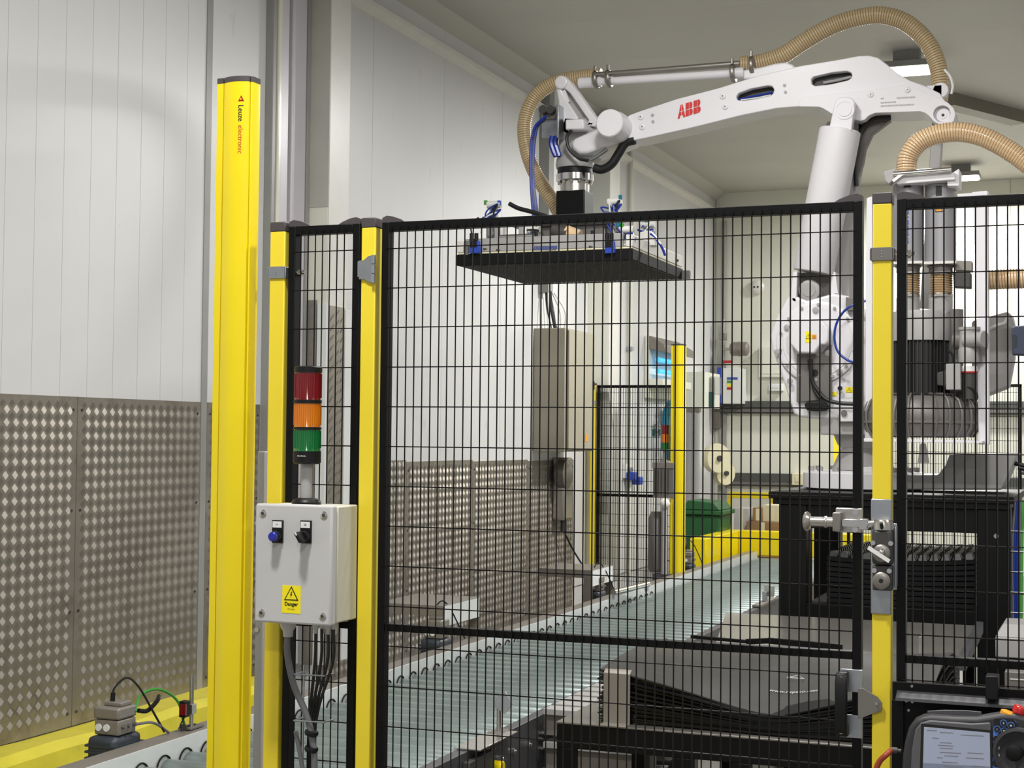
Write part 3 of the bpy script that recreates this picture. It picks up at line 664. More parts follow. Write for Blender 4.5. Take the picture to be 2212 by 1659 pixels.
# cable glands, cables and wire guides under the box
gl = thing('cable_bundle', 'grey and black cables dropping from the control box through wire loops', 'cables', (-1.86, 3.42, .2))
MB().lathe([(.017, 0), (.02, -.008), (.02, -.02), (.013, -.03), (.012, -.045)], (-1.905, 3.40, z0 + .002), ZP, 12).build('gland', 'box_grey', gl)
for k, xg in enumerate((-1.832, -1.815, -1.797, -1.782)):
    MB().lathe([(.009, 0), (.0095, -.006), (.0095, -.018), (.006, -.024), (.006, -.034)], (xg, 3.41 + .006 * (k % 2), z0 + .002), ZP, 10).build('gland', 'box_grey', gl)
    MB().tube(spline([(xg, 3.41, z0 - .02), (xg - .002, 3.412, .98), (-1.855 + k * .007, 3.43, .85), (-1.862 + k * .006, 3.435, .72), (-1.86 + k * .006, 3.435, .1)], 8), .0042, 6).build('cable', 'cable_black', gl)
MB().tube(spline([(-1.905, 3.40, z0 - .03), (-1.907, 3.40, 1.0), (-1.89, 3.405, .92), (-1.855, 3.41, .845), (-1.838, 3.412, .78), (-1.832, 3.414, .68), (-1.83, 3.414, .1)], 10), .0085, 10).build('cable', 'cable_grey', gl, label='thick grey cable')
MB().tube(spline([(-1.89, 3.42, .8), (-1.875, 3.425, .72), (-1.86, 3.425, .62), (-1.855, 3.425, .1)], 8), .006, 8).build('cable', 'cable_grey', gl)
for k in range(2): MB().lathe([(.016, 0), (.018, .006), (.016, .012)], (-1.842, 3.412, (.795, .755)[k]), (.2, 0, 1), 10).build('cable_tie', 'black_plastic', gl)
for zz in (.945, .83, .7): 
    MB().tube([(-1.885, 3.45, zz), (-1.885, 3.40, zz), (-1.80, 3.40, zz + .002), (-1.80, 3.45, zz)], .0022, 6).build('wire_loop', 'zinc', gl)
MB().tube([(-1.886, 3.451, .96), (-1.886, 3.451, .1)], .0022, 6).build('wire_loop', 'zinc', gl)
# ------------------------------------------------------------------ teach pendant and its black holder
hd = thing('pendant_holder', 'black sheet metal holder with grey folded edge behind the teach pendant', 'holder', (.1, 3.4, .2))
za, zb2 = UY(1950, 1473, 3.44).z, UY(1950, 1493, 3.43).z
MB().box(-.425, .8, 3.438, 3.456, .2, za).build('back_sheet', 'black_coat', hd, bevel=.001)
MB().prism([(-.415, 3.438, zb2), (-.415, 3.412, zb2 - .012), (-.415, 3.410, zb2 - .018), (-.415, 3.438, zb2 - .012)], (1.2, 0, 0)).build('folded_edge', 'pendant_dark', hd)
MB().box(-.425, -.40, 3.43, 3.438, .2, zb2 - .02).build('side_fold', 'black_coat', hd, bevel=.001)
hk = UY(2142, 1490, 3.41); MB().box(hk.x - .012, hk.x + .014, 3.40, 3.445, hk.z - .02, hk.z + .03).build('hook', 'black_plastic', hd, bevel=.002)
for q in ((1970, 1482), (1958, 1514), (1971, 1516), (1963, 1534)):
    p = UY(q[0], q[1], 3.438); MB().cyl(p, p - YP * .003, .003, n=8).build('rivet', 'zinc', hd)
tp = thing('teach_pendant', 'grey teach pendant with screen, keys and red stop button', 'teach pendant', (-.22, 3.33, .7))
PO = lambda x, y, d=0.0: UY(x, y, 3.30 - d)
O = [(1948, 1660), (1950, 1630), (1955, 1600), (1963, 1572), (1975, 1556), (1992, 1548), (2010, 1546), (2060, 1550), (2110, 1551), (2135, 1547), (2165, 1542), (2195, 1544), (2225, 1552), (2260, 1570), (2290, 1600), (2300, 1650), (2298, 1720), (2280, 1790), (2230, 1830), (2100, 1820), (1990, 1800), (1958, 1760), (1948, 1700)]
MB().prism([PO(*q) for q in O], (0, .045, 0)).build('shell', 'pendant_dark', tp, bevel=.008, seg=3)
I_ = [(1968, 1660), (1970, 1620), (1978, 1575), (1990, 1560), (2010, 1555), (2100, 1562), (2140, 1560), (2145, 1700), (2130, 1790), (1995, 1780), (1972, 1720)]
MB().prism([PO(*q, .001) for q in I_], (0, -.006, 0)).build('front_bezel', 'pendant_grey', tp, bevel=.003)
sc_ = [(1990, 1563), (2142, 1578), (2146, 1760), (1984, 1750)]
MB().prism([PO(*q, .0072) for q in sc_], (0, .001, 0)).build('screen_frame', 'ink_black', tp)
sc2 = [(1996, 1570), (2138, 1583), (2141, 1760), (1991, 1750)]
so = MB().prism([PO(*q, .0084) for q in sc2], (0, .0008, 0)).build('screen', 'screen_lcd', tp)
rows = [(2002, 1576, 22), (2030, 1579, 30), (2075, 1582, 50), (2014, 1592, 14), (2030, 1601, 26), (2026, 1607, 34), (2030, 1613, 28), (2090, 1620, 34), (2030, 1622, 46), (2040, 1629, 30), (2086, 1631, 40), (2024, 1634, 12), (2035, 1643, 34), (2100, 1648, 28), (2040, 1652, 40)]
bt = MB()
for x, y, w_ in rows:
    y = y + (x - 1990) * .055
    bt.add([PO(x, y, .0088), PO(x + w_, y + w_ * .055, .0088), PO(x + w_, y + 1.5 + w_ * .055, .0088), PO(x, y + 1.5, .0088)], [(0, 1, 2, 3)])
o = bt.build('screen_text', 'ink_grey', so, smooth=False); o['kind'] = 'stuff'
MB().prism([PO(*q, .0086) for q in ((1994, 1648), (2139, 1656), (2140, 1690), (1993, 1680))], (0, .0002, 0)).build('screen_footer', 'screen_bar', so)
KP = [(2146, 1556), (2150, 1552), (2190, 1554), (2196, 1560), (2172, 1590), (2162, 1660), (2144, 1660)]
MB().prism([PO(*q, .0012) for q in KP], (0, -.003, 0)).build('key_panel', 'pendant_blue', tp)
MB().prism([PO(*q, .0045) for q in [(2146, 1556), (2150, 1552), (2190, 1554), (2196, 1562), (2172, 1592), (2146, 1578)]], (0, -.0006, 0)).build('key_panel', 'ink_black', tp)
def key(x, y, m, ring, g):
    c = PO(x, y, .005); MB().lathe([(.0072, 0), (.0072, .001)], c, (0, -1, 0), 20).build('key_ring', ring, tp); k_ = MB().lathe([(.006, 0), (.0057, .003)], c, (0, -1, 0), 20).build('key', m, tp)
    if g: text(g, .0055, 'label_white' if m == 'ink_black' else 'ink_black', c - YP * .0034, (1, 0, 0), (0, 0, 1), tp, name='key_legend', bold=.02)
for x, y, g in ((2154, 1575, 'I'), (2168, 1562, 'II'), (2184, 1567, 'III'), (2170, 1579, 'IIII')): key(x, y, 'ink_black', 'pendant_blue', g)
for x, y, m, g in ((2153, 1597, 'ink_black', ''), (2153, 1614, 'label_white', ''), (2153, 1631, 'label_white', ''), (2152, 1649, 'ink_black', '')): key(x, y, m, 'ink_black', g)
jc = PO(2200, 1625, .002)
MB().lathe([(.052, 0), (.05, .008), (.044, .010), (.036, .004), (.02, .002)], jc, (0, -1, 0), 32).build('joystick_well', 'pendant_dark', tp)
MB().lathe([(.012, 0), (.012, .02), (.016, .022), (.016, .034), (.010, .038)], jc, (-.25, -1, .1), 20).build('joystick', 'rubber', tp)
ec = PO(2196, 1546, -.02)
MB().lathe([(.017, -.004), (.017, .006), (.012, .008)], PO(2178, 1545, -.02), (.35, 0, 1), 20).build('stop_collar', 'label_orange', tp)
MB().lathe([(.009, 0), (.009, .008), (.0135, .010), (.0145, .02), (.012, .024)], PO(2196, 1549, -.02), (.4, 0, 1), 20).build('stop_button', 'estop_red', tp, label='red emergency stop button')
gp = [(2003, 1546), (2003, 1536), (2040, 1534), (2090, 1535), (2120, 1538), (2120, 1551)]
MB().prism([PO(*q, -.03) for q in gp], (0, .006, 0)).build('hang_bracket', 'frame_dark', tp, bevel=.001)
w0 = PO(1947, 1622, -.02)
MB().cyl(w0, w0 - XP * .01, .004, n=10).cyl(w0 - XP * .008, w0 - XP * .022, .0065, n=12).build('cable_strain_relief', 'cast_dark', tp)
MB().tube(spline([w0 - XP * .02, PO(1915, 1630), PO(1900, 1645), PO(1892, 1668), PO(1890, 1720), PO(1895, 1800)], 8), .0062, 10).build('cable', 'cable_orange', tp, label='rust coloured pendant cable')
# ------------------------------------------------------------------ palletising robot (arm in the plane Y = 8.5)
YC = 8.5
k1 = lambda L, y: [UY(1100 + a / 1.989, b / 1.989, y) for a, b in L]
k7 = lambda L, y: [UY(1700 + a / 5.53, 80 + b / 5.53, y) for a, b in L]
k4 = lambda L, y: [UY(1640 + a / 3.192, 560 + b / 3.192, y) for a, b in L]
k3 = lambda L, y: [UY(1860 + a / 3.77, 640 + b / 3.77, y) for a, b in L]
AX = UY(1865, 1000, YC)
ZPED = 1.272
rb = thing('palletising_robot', 'large white articulated robot arm with red lettering reaching over the conveyor', 'robot', (AX.x, YC, ZPED))
UA = [(490, 560), (495, 515), (515, 495), (560, 478), (720, 425), (900, 378), (1080, 322), (1250, 283), (1420, 255), (1500, 240), (1545, 238), (1585, 248), (1625, 278), (1665, 312), (1720, 345), (1790, 370), (1850, 400), (1870, 430), (1800, 470), (1500, 480), (1400, 490), (1360, 472), (1300, 462), (1240, 458), (1150, 465), (1000, 495), (800, 545), (600, 590), (540, 603), (505, 598)]
S1 = [(975, 415), (985, 400), (1040, 380), (1110, 367), (1130, 370), (1138, 385), (1135, 400), (1125, 410), (1060, 425), (1000, 433), (980, 430)]
S2 = [(1297, 340), (1310, 328), (1380, 312), (1450, 305), (1468, 310), (1473, 325), (1468, 337), (1455, 345), (1380, 362), (1315, 370), (1300, 362)]
yf = 8.38
ua = MB().prism(k1(UA, yf), (0, .05, 0), holes=[k1(S1, yf), k1(S2, yf)]).build('upper_arm', 'robot_white', rb, bevel=.012, seg=3, ang=50)
UB = [(a, b + (6 if b < 450 else -4)) for a, b in UA]
MB().prism(k1(UA, yf + .0501), (0, .21, 0)).build('upper_arm', 'robot_white', rb, bevel=.02, seg=3, ang=50)
for Sx in (S1, S2): MB().prism([p - YP * .0008 for p in k1([(sum(a for a, _ in Sx) / len(Sx) + (a - sum(q for q, _ in Sx) / len(Sx)) * 1.0, b) for a, b in Sx], yf + .05)], (0, .0004, 0)).build('slot_shade', 'ink_black', ua, smooth=False)  # black sheet stands in for the shade inside the hollow arm
MB().tube(spline(k1([(985, 428), (1040, 416), (1110, 402), (1132, 396)], yf + .035), 6), .006, 8).build('inner_hose', 'cable_blue', ua)
MB().tube(spline(k1([(995, 430), (1060, 421), (1125, 408)], yf + .02), 6), .004, 8).build('inner_hose', 'label_white', ua)
MB().tube(spline(k1([(1350, 356), (1410, 345), (1470, 330)], yf + .03), 6), .008, 8).build('inner_hose', 'robot_grey', ua)
# raised rear casting with the pivot eye
RC = [(150, 830), (150, 760), (165, 735), (200, 716), (840, 650), (1400, 572), (1450, 576), (1560, 620), (1730, 690), (1850, 740), (1930, 790), (1990, 850), (2012, 920), (1992, 1000), (1930, 1052), (1840, 1052), (1760, 1012), (1700, 945), (1650, 905), (1590, 886), (1050, 905), (980, 935), (930, 985), (880, 1000), (560, 930), (480, 880), (420, 845), (380, 832)]
e = k7([(1850, 915)], 8.345)[0]
rc = MB().prism(k7(RC, 8.345), (0, .035, 0), holes=[circ(e, .044, 28)]).build('rear_rocker', 'robot_white', rb, bevel=.006, seg=2, ang=50)
MB().prism(k7(RC, 8.3801), (0, .265, 0)).build('rear_rocker', 'robot_white', rb, bevel=.012, seg=3, ang=50)
MB().lathe([(.038, 0), (.038, .006), (.034, .010), (.02, .010), (.02, .013)], e + V3((.004, .034, -.004)), -YP, 28).build('pivot_cap', 'robot_white', rc)
MB().cyl(e + V3((.004, .020, -.004)), e + V3((.004, .0205, -.004)), .008, n=12).build('pivot_bore', 'ink_black', rc)
for q in ((1000, 685), (1440, 630)):
    p = k7([q], 8.345)[0]; MB().lathe([(.017, 0), (.017, .003), (.013, .006), (.006, .006)], p, -YP, 18).build('boss', 'robot_white', rc)
    MB().cyl(p - YP * .006, p - YP * .007, .004, n=8).build('boss_bore', 'ink_grey', rc)
em = MB(); rnd_ = random.Random(3)
for (a, b_, L_) in ((1120, 835, 400), (1120, 795, 180), (1310, 738, 215), (1120, 745, 40)):
    x = a
    while x < a + L_: w__ = rnd_.choice((9, 12, 15)); em.prism([p - YP * .0 for p in k7([(x, b_ - (x - a) * .05), (x + w__, b_ - (x + w__ - a) * .05), (x + w__, b_ - 18 - (x + w__ - a) * .05), (x, b_ - 18 - (x - a) * .05)], 8.345)], -YP * .0012); x += w__ + 5
em.build('cast_marking', 'robot_grey', rc, smooth=False)['kind'] = 'stuff'
E_ = k7([(1740, 640)], 8.42)[0]
MB().lathe([(.042, 0), (.042, .05)], E_ + V3((.04, 0, .0)), YP, 22).box(E_.x - .03, E_.x + .05, 8.42, 8.5, E_.z - .03, E_.z + .03).build('cable_clip', 'robot_white', rc, bevel=.004)
# screws on the arm
for q in ((565, 502), (572, 545), (918, 413), (928, 458)):
    p = k1([q], yf)[0]; MB().lathe([(.018, 0), (.018, .004), (.012, .008), (.006, .008)], p, -YP, 18).build('boss', 'robot_white', ua)
    MB().cyl(p - YP * .008, p - YP * .009, .005, n=8).build('boss_bore', 'ink_grey', ua)
for q in ((616, 495), (618, 523), (1183, 367), (1187, 396)):
    p = k1([q], yf)[0]; MB().cyl(p, p - YP * .004, .009, n=10).build('boss_bore', 'robot_grey', ua)
# maker's lettering, cut by a fine cross as on the arm
lo = k1([(775, 468)], yf)[0] - YP * .002; rx = (k1([(825, 453)], yf)[0] - k1([(725, 483)], yf)[0]); sx_ = rx.length; rx.normalize(); ux = ZP
LP = {'A': [[(0, 0), (.27, 0), (.33, .2), (.47, .2), (.47, 1), (.36, 1)], [(.53, .2), (.67, .2), (.73, 0), (1, 0), (.64, 1), (.53, 1)]],
      'B': [[(0, 0), (.45, 0), (.45, .47), (0, .47)], [(.5, 0), (.8, .03), (.92, .14), (.95, .28), (.88, .42), (.78, .47), (.5, .47)], [(0, .53), (.45, .53), (.45, 1), (0, 1)], [(.5, .53), (.76, .53), (.85, .6), (.9, .75), (.84, .92), (.72, 1), (.5, 1)]]}
w_ = sx_ / 3.05; h_ = .076
for i, ch in enumerate('ABB'):
    b = MB()
    for poly in LP[ch]:
        for lo_, hi_ in (((-1, .47), (.53, 2)) if ch == 'A' else ((-1, 2),)):
            P = []
            for k in range(len(poly)):                     # clip to a horizontal band
                (ax_, ay_), (bx_, by_) = poly[k], poly[(k + 1) % len(poly)]
                if lo_ <= ay_ <= hi_: P.append((ax_, ay_))
                for lim in (lo_, hi_):
                    if (ay_ - lim) * (by_ - lim) < 0: t_ = (lim - ay_) / (by_ - ay_); P.append((ax_ + (bx_ - ax_) * t_, lim))
            if len(P) > 2: b.prism([lo + rx * ((i - 1.5) * w_ * 1.03 + p[0] * w_) + ux * ((p[1] - .5) * h_) for p in P], -YP * .0012)
    b.build('letter', 'ink_red', ua, smooth=False)
# lower arm behind, balance cylinder in front
LA = [(1785, 262), (1868, 262), (1862, 330), (1846, 420), (1838, 520), (1838, 640), (1815, 700), (1700, 700), (1712, 620), (1730, 560)]
MB().prism([UY(a, b, 8.5) for a, b in LA], (0, .14, 0)).build('lower_arm', 'robot_grey', rb, bevel=.012, seg=2)
LS = [(1500, 520), (1530, 508), (1640, 515), (1560, 575), (1530, 640), (1520, 700), (1500, 760), (1495, 600)]
MB().prism(k1(LS, 8.5), (0, .06, 0)).build('cable_guard', 'cast_grey', rb, bevel=.004)
MB().tube(spline(k1([(1640, 505), (1560, 515), (1515, 560), (1500, 640), (1490, 720), (1492, 800)], 8.46), 8), .014, 8).build('cable', 'cable_black', rb)
c0, c1_ = UY(1757, 588, 8.36), UY(1815, 281, 8.36)
MB().lathe([(.108, 0), (.112, .006), (.112, (c1_ - c0).length - .006), (.106, (c1_ - c0).length), (.05, (c1_ - c0).length + .002)], c0, c1_ - c0, 40).build('balance_cylinder', 'robot_white', rb)
LG = [(500, 1100), (575, 760), (600, 735), (650, 715), (730, 715), (785, 735), (812, 775), (770, 1125)]
lg = MB().prism(k7(LG, 8.27), (0, .06, 0)).build('top_lug', 'robot_white', rb, bevel=.006, seg=2)
p = k7([(690, 870)], 8.27)[0]
MB().lathe([(.052, 0), (.052, .004), (.044, .004), (.044, .002), (.036, .002), (.036, .006), (.022, .006)], p, -YP, 28).build('pin_boss', 'robot_white', lg)
YK = [(215, 250), (235, 90), (520, 90), (505, 230), (600, 260), (300, 290)]
MB().prism(k4([(212, 255), (235, 85), (262, 85), (255, 300), (230, 290)], 8.3), (0, .2, 0)).build('yoke', 'robot_white', rb, bevel=.004)
yk = MB().prism(k4([(495, 85), (525, 85), (545, 240), (520, 235), (490, 260)], 8.34), (0, .16, 0)).build('yoke', 'robot_white', rb, bevel=.004)
p = k4([(345, 215)], 8.32)[0]
MB().lathe([(.058, .12), (.058, 0), (.05, -.006), (.035, -.006), (.035, -.010), (.012, -.010)], p, YP, 28).build('bottom_pin', 'robot_grey', rb)
MB().prism(k4([(262, 95), (500, 95), (500, 300), (262, 300)], 8.42), (0, .05, 0)).build('yoke_back', 'cast_grey', rb)
# shoulder housing
HB = [(75, 520), (115, 410), (195, 258), (240, 250), (330, 285), (510, 235), (600, 250), (700, 330), (745, 430), (745, 1000), (700, 1100), (540, 1102), (390, 1100), (270, 1086), (235, 1062), (170, 850), (88, 620)]
hb = MB().prism(k4(HB, 8.30), (0, .42, 0)).build('shoulder_housing', 'robot_white', rb, bevel=.014, seg=3, ang=50)
dc = k4([(405, 572)], 8.298)[0]
MB().lathe([(.222, .01), (.222, .014), (.216, .018), (.19, .018), (.186, .022)], dc, -YP, 48).build('shoulder_disc', 'robot_white', hb)
for k in range(14):
    a_ = 2 * math.pi * k / 14 + .2; q = dc + V3((math.cos(a_) * .203, -.019, math.sin(a_) * .203)); MB().cyl(q, q - YP * .012, .008, n=8).build('disc_bolt', 'robot_grey', hb)
CVR = [(222, 490), (245, 440), (330, 410), (440, 422), (500, 480), (495, 575), (465, 600), (440, 592), (400, 655), (285, 652), (240, 598), (225, 590)]
cvp = MB().prism(k4(CVR, 8.272), (0, -.085, 0)).build('motor_cover', 'robot_white', hb, bevel=.02, seg=3, ang=50)
RCS = [(258, 655), (420, 660), (470, 600), (498, 590), (498, 965), (258, 985)]
MB().prism(k4(RCS, 8.268), (0, .028, 0)).build('shade_panel', 'cast_grey', hb, bevel=.002)  # shade below the motor cover, painted as a grey panel
for q in ((405, 645), (475, 648), (192, 470), (390, 350), (125, 640), (212, 840), (555, 775)):
    p = k4([q], 8.275)[0]; MB().lathe([(.016, 0), (.016, .01), (.009, .012)], p, -YP, 14).build('boss', 'robot_grey', hb)
LB = lambda L, y, m, n_='label_plate': MB().prism(k4(L, y), (0, -.0006, 0)).build(n_, m, hb, smooth=False)
ycl = 8.186
LB([(318, 498), (360, 498), (360, 575), (318, 575)], ycl, 'label_yellow'); LB([(362, 520), (395, 520), (395, 550), (362, 550)], ycl, 'label_orange')
warn_sign(hb, k4([(339, 538)], ycl - .001)[0], .03, ('label_yellow', 'ink_black'))
warn_sign(hb, k4([(379, 538)], ycl - .001)[0], .018, ('label_orange', 'ink_black'))
LB([(485, 915), (535, 915), (535, 945), (485, 945)], 8.298, 'label_yellow'); LB([(594, 882), (645, 882), (645, 922), (594, 922)], 8.298, 'label_yellow')
LB([(542, 890), (578, 890), (578, 955), (542, 955)], 8.298, 'label_white'); LB([(594, 922), (645, 922), (645, 955), (594, 955)], 8.298, 'label_white')
warn_sign(hb, k4([(510, 932)], 8.297)[0], .024, ('label_yellow', 'ink_black')); warn_sign(hb, k4([(619, 908)], 8.297)[0], .03, ('label_yellow', 'ink_black'))
for q, r_ in (((385, 785), .02), ((558, 890), .013)): p = k4([q], 8.275)[0]; MB().cyl(p, p - YP * .008, r_, n=16).build('plug', 'ink_black', hb)
OV = [(320, 1005), (340, 985), (440, 980), (480, 1000), (490, 1020), (470, 1045), (400, 1050), (340, 1042)]
MB().prism(k4(OV, 8.29), (0, -.05, 0)).build('connector_block', 'black_plastic', hb, bevel=.006)
for pts, r_ in (([(345, 690), (355, 760), (365, 840), (400, 900), (460, 965), (540, 990), (650, 998)], .011), ([(360, 690), (362, 790), (375, 890), (420, 965)], .008)):
    MB().tube(spline(k4(pts, 8.24), 8), r_, 8).build('cable', 'cable_black', hb)
MB().tube(spline(k4([(775, 268), (700, 300), (620, 330), (560, 390), (525, 470), (520, 560), (545, 640), (600, 690), (650, 712)], 8.15), 8), .0065, 8).build('air_line', 'cable_blue', hb, label='blue air line')
MB().prism(k4([(595, 262), (715, 262), (715, 355), (600, 355)], 8.25), (0, .05, 0)).build('valve_bracket', 'cast_grey', hb, bevel=.004)
MB().prism(k4([(548, 1035), (650, 1035), (650, 1120), (548, 1120)], 8.26), (0, .1, 0)).build('lower_plate', 'robot_white', rb, bevel=.004)
p = k4([(586, 1060)], 8.26)[0]; MB().cyl(p, p - YP * .012, .016, n=14).build('grease_cup', 'cast_grey', rb)
RL = [(1030, 165), (1190, 122), (1232, 158), (1252, 250), (1245, 500), (1200, 740), (1030, 805), (900, 820), (900, 200)]
rl = MB().prism(k3(RL, 8.6), (0, .2, 0)).build('counter_housing', 'robot_grey', rb, bevel=.015, seg=3)
MB().tube(spline(k3([(1035, 270), (1110, 235), (1170, 215), (1195, 165)], 8.595), 6), .01, 8).build('casting_ridge', 'robot_white', rl)
# turret and foot
zz = lambda py: UY(1865, py, YC).z
MB().lathe([(.18, 0), (.18, zz(905) - zz(940))], (AX.x, YC, zz(940)), ZP, 40).box(AX.x - .2, AX.x + .1, YC - .2, YC + .2, zz(940), zz(903)).build('turret', 'robot_grey', rb, bevel=.006)
MB().lathe([(.12, 0), (.14, .02), (.16, zz(940) - zz(968))], (AX.x, YC, zz(968)), ZP, 36).build('turret_neck', 'robot_grey', rb)
MB().lathe([(.17, 0), (.15, .05), (.12, zz(968) - zz(1015))], (AX.x, YC, zz(1015)), ZP, 36).build('base_cone', 'robot_grey', rb)
MB().lathe([(.30, 0), (.325, .01), (.325, zz(1022) - ZPED), (.31, zz(1018) - ZPED), (.22, zz(1016) - ZPED)], (AX.x, YC, ZPED), ZP, 40).build('base_ring', 'robot_white', rb)
for k in range(16):
    a_ = 2 * math.pi * k / 16; MB().cyl((AX.x + .285 * math.cos(a_), YC + .285 * math.sin(a_), zz(1020)), (AX.x + .285 * math.cos(a_), YC + .285 * math.sin(a_), zz(1008)), .016, n=6).build('base_bolt', 'robot_grey', rb)
BB = [(2051, 982), (2197, 979), (2182, 1020), (2164, 1058), (1900, 1058), (1900, 1026), (2026, 1026), (2043, 1004)]
MB().prism([UY(a, b, 8.3) for a, b in BB], (0, .4, 0)).build('base_rear', 'robot_grey', rb, bevel=.008)
MB().prism([UY(a, b, 8.28) for a, b in [(1860, 1010), (1884, 1008), (1884, 1058), (1860, 1058)]], (0, .1, 0)).build('base_block', 'robot_white', rb, bevel=.004)
for k in range(4): p = UY(2190 + k * 9, 1000 + k * 10, 8.45); MB().tube(spline([p, p + V3((.06, .0, -.02)), p + V3((.12, 0, -.08 - k * .02)), p + V3((.13, 0, -.3))], 6), .012, 8).build('supply_cable', ['cable_black', 'cable_black', 'cable_grey', 'cable_blue'][k], rb)
# rear parallel rod
MB().bar(UY(2028, 245, 8.62), UY(1994, 760, 8.62), .06, .07, up=(0, 1, 0)).build('parallel_rod', 'robot_grey', rb, bevel=.006)
# upper link rod, triangle link and wrist
a0, a1_ = k1([(300, 357)], 8.47)[0], k1([(1010, 313)], 8.47)[0]
MB().cyl(a0, a1_, .023, n=20).build('link_rod', 'robot_white', rb)
for f0, f1 in ((0, .14), (.93, 1.0)): MB().cyl(a0.lerp(a1_, f0), a0.lerp(a1_, f1), .031, n=20).build('rod_collar', 'robot_white', rb, bevel=.004)
TB = [(1005, 300), (1080, 288), (1140, 272), (1185, 266), (1215, 275), (1235, 292), (1235, 330), (1005, 340)]
MB().prism(k1(TB, 8.44), (0, .08, 0)).build('rod_end', 'robot_white', rb, bevel=.01)
TL = [(196, 352), (203, 335), (220, 325), (242, 328), (255, 342), (382, 522), (370, 545), (345, 540), (320, 560), (250, 580), (215, 560), (210, 430)]
TH = [(222, 385), (236, 378), (262, 402), (340, 515), (335, 530), (305, 520), (252, 440)]
tl = MB().prism(k1(TL, 8.42), (0, .1, 0), holes=[k1(TH, 8.42)]).build('triangle_link', 'robot_white', rb, bevel=.008, ang=50)
MB().prism(k1(TH, 8.46), (0, .012, 0)).build('link_web', 'robot_grey', tl)
MB().bar(k1([(236, 390)], 8.44)[0], k1([(255, 440)], 8.44)[0], .02, .02).build('link_rib', 'robot_white', tl)
p = k1([(225, 355)], 8.42)[0]; MB().lathe([(.038, -.02), (.038, .012), (.03, .016), (.02, .016)], p, -YP, 24).build('link_pin', 'robot_white', tl)
WH = [(262, 612), (282, 592), (395, 545), (420, 520), (470, 500), (505, 505), (520, 560), (500, 600), (440, 625), (335, 660), (298, 662), (270, 640)]
MB().prism(k1(WH, 8.36), (0, .28, 0)).build('wrist_fork', 'robot_white', rb, bevel=.02, seg=3, ang=50)
p = k1([(448, 540)], 8.30)[0]
MB().lathe([(.088, -.08), (.088, -.02), (.08, .0), (.08, .075), (.074, .082)], p, -YP, 36).build('wrist_cap', 'robot_white', rb)
WB = [(215, 560), (235, 500), (330, 505), (345, 545), (380, 560), (370, 655), (330, 690), (215, 690), (208, 640)]
MB().prism(k1(WB, 8.42), (0, .18, 0)).build('wrist_body', 'robot_grey', rb, bevel=.012)
MB().prism(k1([(240, 512), (318, 510), (322, 555), (240, 558)], 8.33), (0, .09, 0)).build('wrist_motor_cap', 'robot_white', rb, bevel=.01)
fc = k1([(283, 700)], YC)[0]; zq = lambda v: k1([(283, v)], YC)[0].z
FX = fc.x
MB().lathe([(.11, 0), (.115, .02), (.108, .06), (.09, zq(655) - zq(725))], (FX, YC, zq(725)), ZP, 36).build('wrist_casting', 'robot_grey', rb)
MB().lathe([(.10, 0), (.104, .004), (.104, zq(728) - zq(752))], (FX, YC, zq(752)), ZP, 36).build('flange_seal', 'black_plastic', rb)
MB().lathe([(.105, 0), (.11, .004), (.11, zq(752) - zq(782))], (FX, YC, zq(782)), ZP, 40).build('tool_flange', 'steel_bright', rb)
for k in range(12):
    a_ = 2 * math.pi * k / 12 + .1; MB().cyl((FX + .094 * math.cos(a_), YC + .094 * math.sin(a_), zq(792)), (FX + .094 * math.cos(a_), YC + .094 * math.sin(a_), zq(780)), .011, n=8).build('flange_bolt', 'steel', rb)
MB().lathe([(.085, 0), (.085, zq(783) - zq(828))], (FX, YC, zq(828)), ZP, 32).build('tool_adapter', 'steel', rb)
# cabling at the wrist
MB().tube(spline(k1([(365, 722), (400, 728), (440, 705), (470, 660), (500, 615), (540, 602)], 8.40), 8), .026, 10).build('cable', 'cable_black', rb)
MB().tube(spline(k1([(268, 560), (248, 590), (258, 640), (300, 680), (340, 690)], 8.34), 8), .01, 8).build('cable', 'cable_black', rb)
MB().tube(spline(k1([(330, 690), (360, 680), (400, 655), (420, 640)], 8.36), 6), .012, 8).build('conduit', 'zinc', rb)
for k in range(2): MB().tube(spline(k1([(185 + k * 18, 585), (180 + k * 18, 615), (190 + k * 18, 650), (200 + k * 15, 672)], 8.40), 6), .016, 8).build('air_line', 'cable_blue', rb)
MB().prism(k1([(140, 455), (212, 450), (212, 590), (140, 590)], 8.45), (0, .012, 0)).prism(k1([(204, 448), (213, 448), (213, 592), (204, 592)], 8.33), (0, .12, 0)).build('valve_plate', 'zinc', rb, bevel=.002)
for k in range(2): p = k1([(160 + k * 32, 480)], 8.45)[0]; MB().cyl(p, p - YP * .07, .026, n=14).build('regulator', 'cast_dark', rb, bevel=.003)
MB().prism(k1([(143, 460), (206, 458), (206, 510), (143, 512)], 8.42), (0, .03, 0)).build('valve_block', 'cast_grey', rb, bevel=.003)
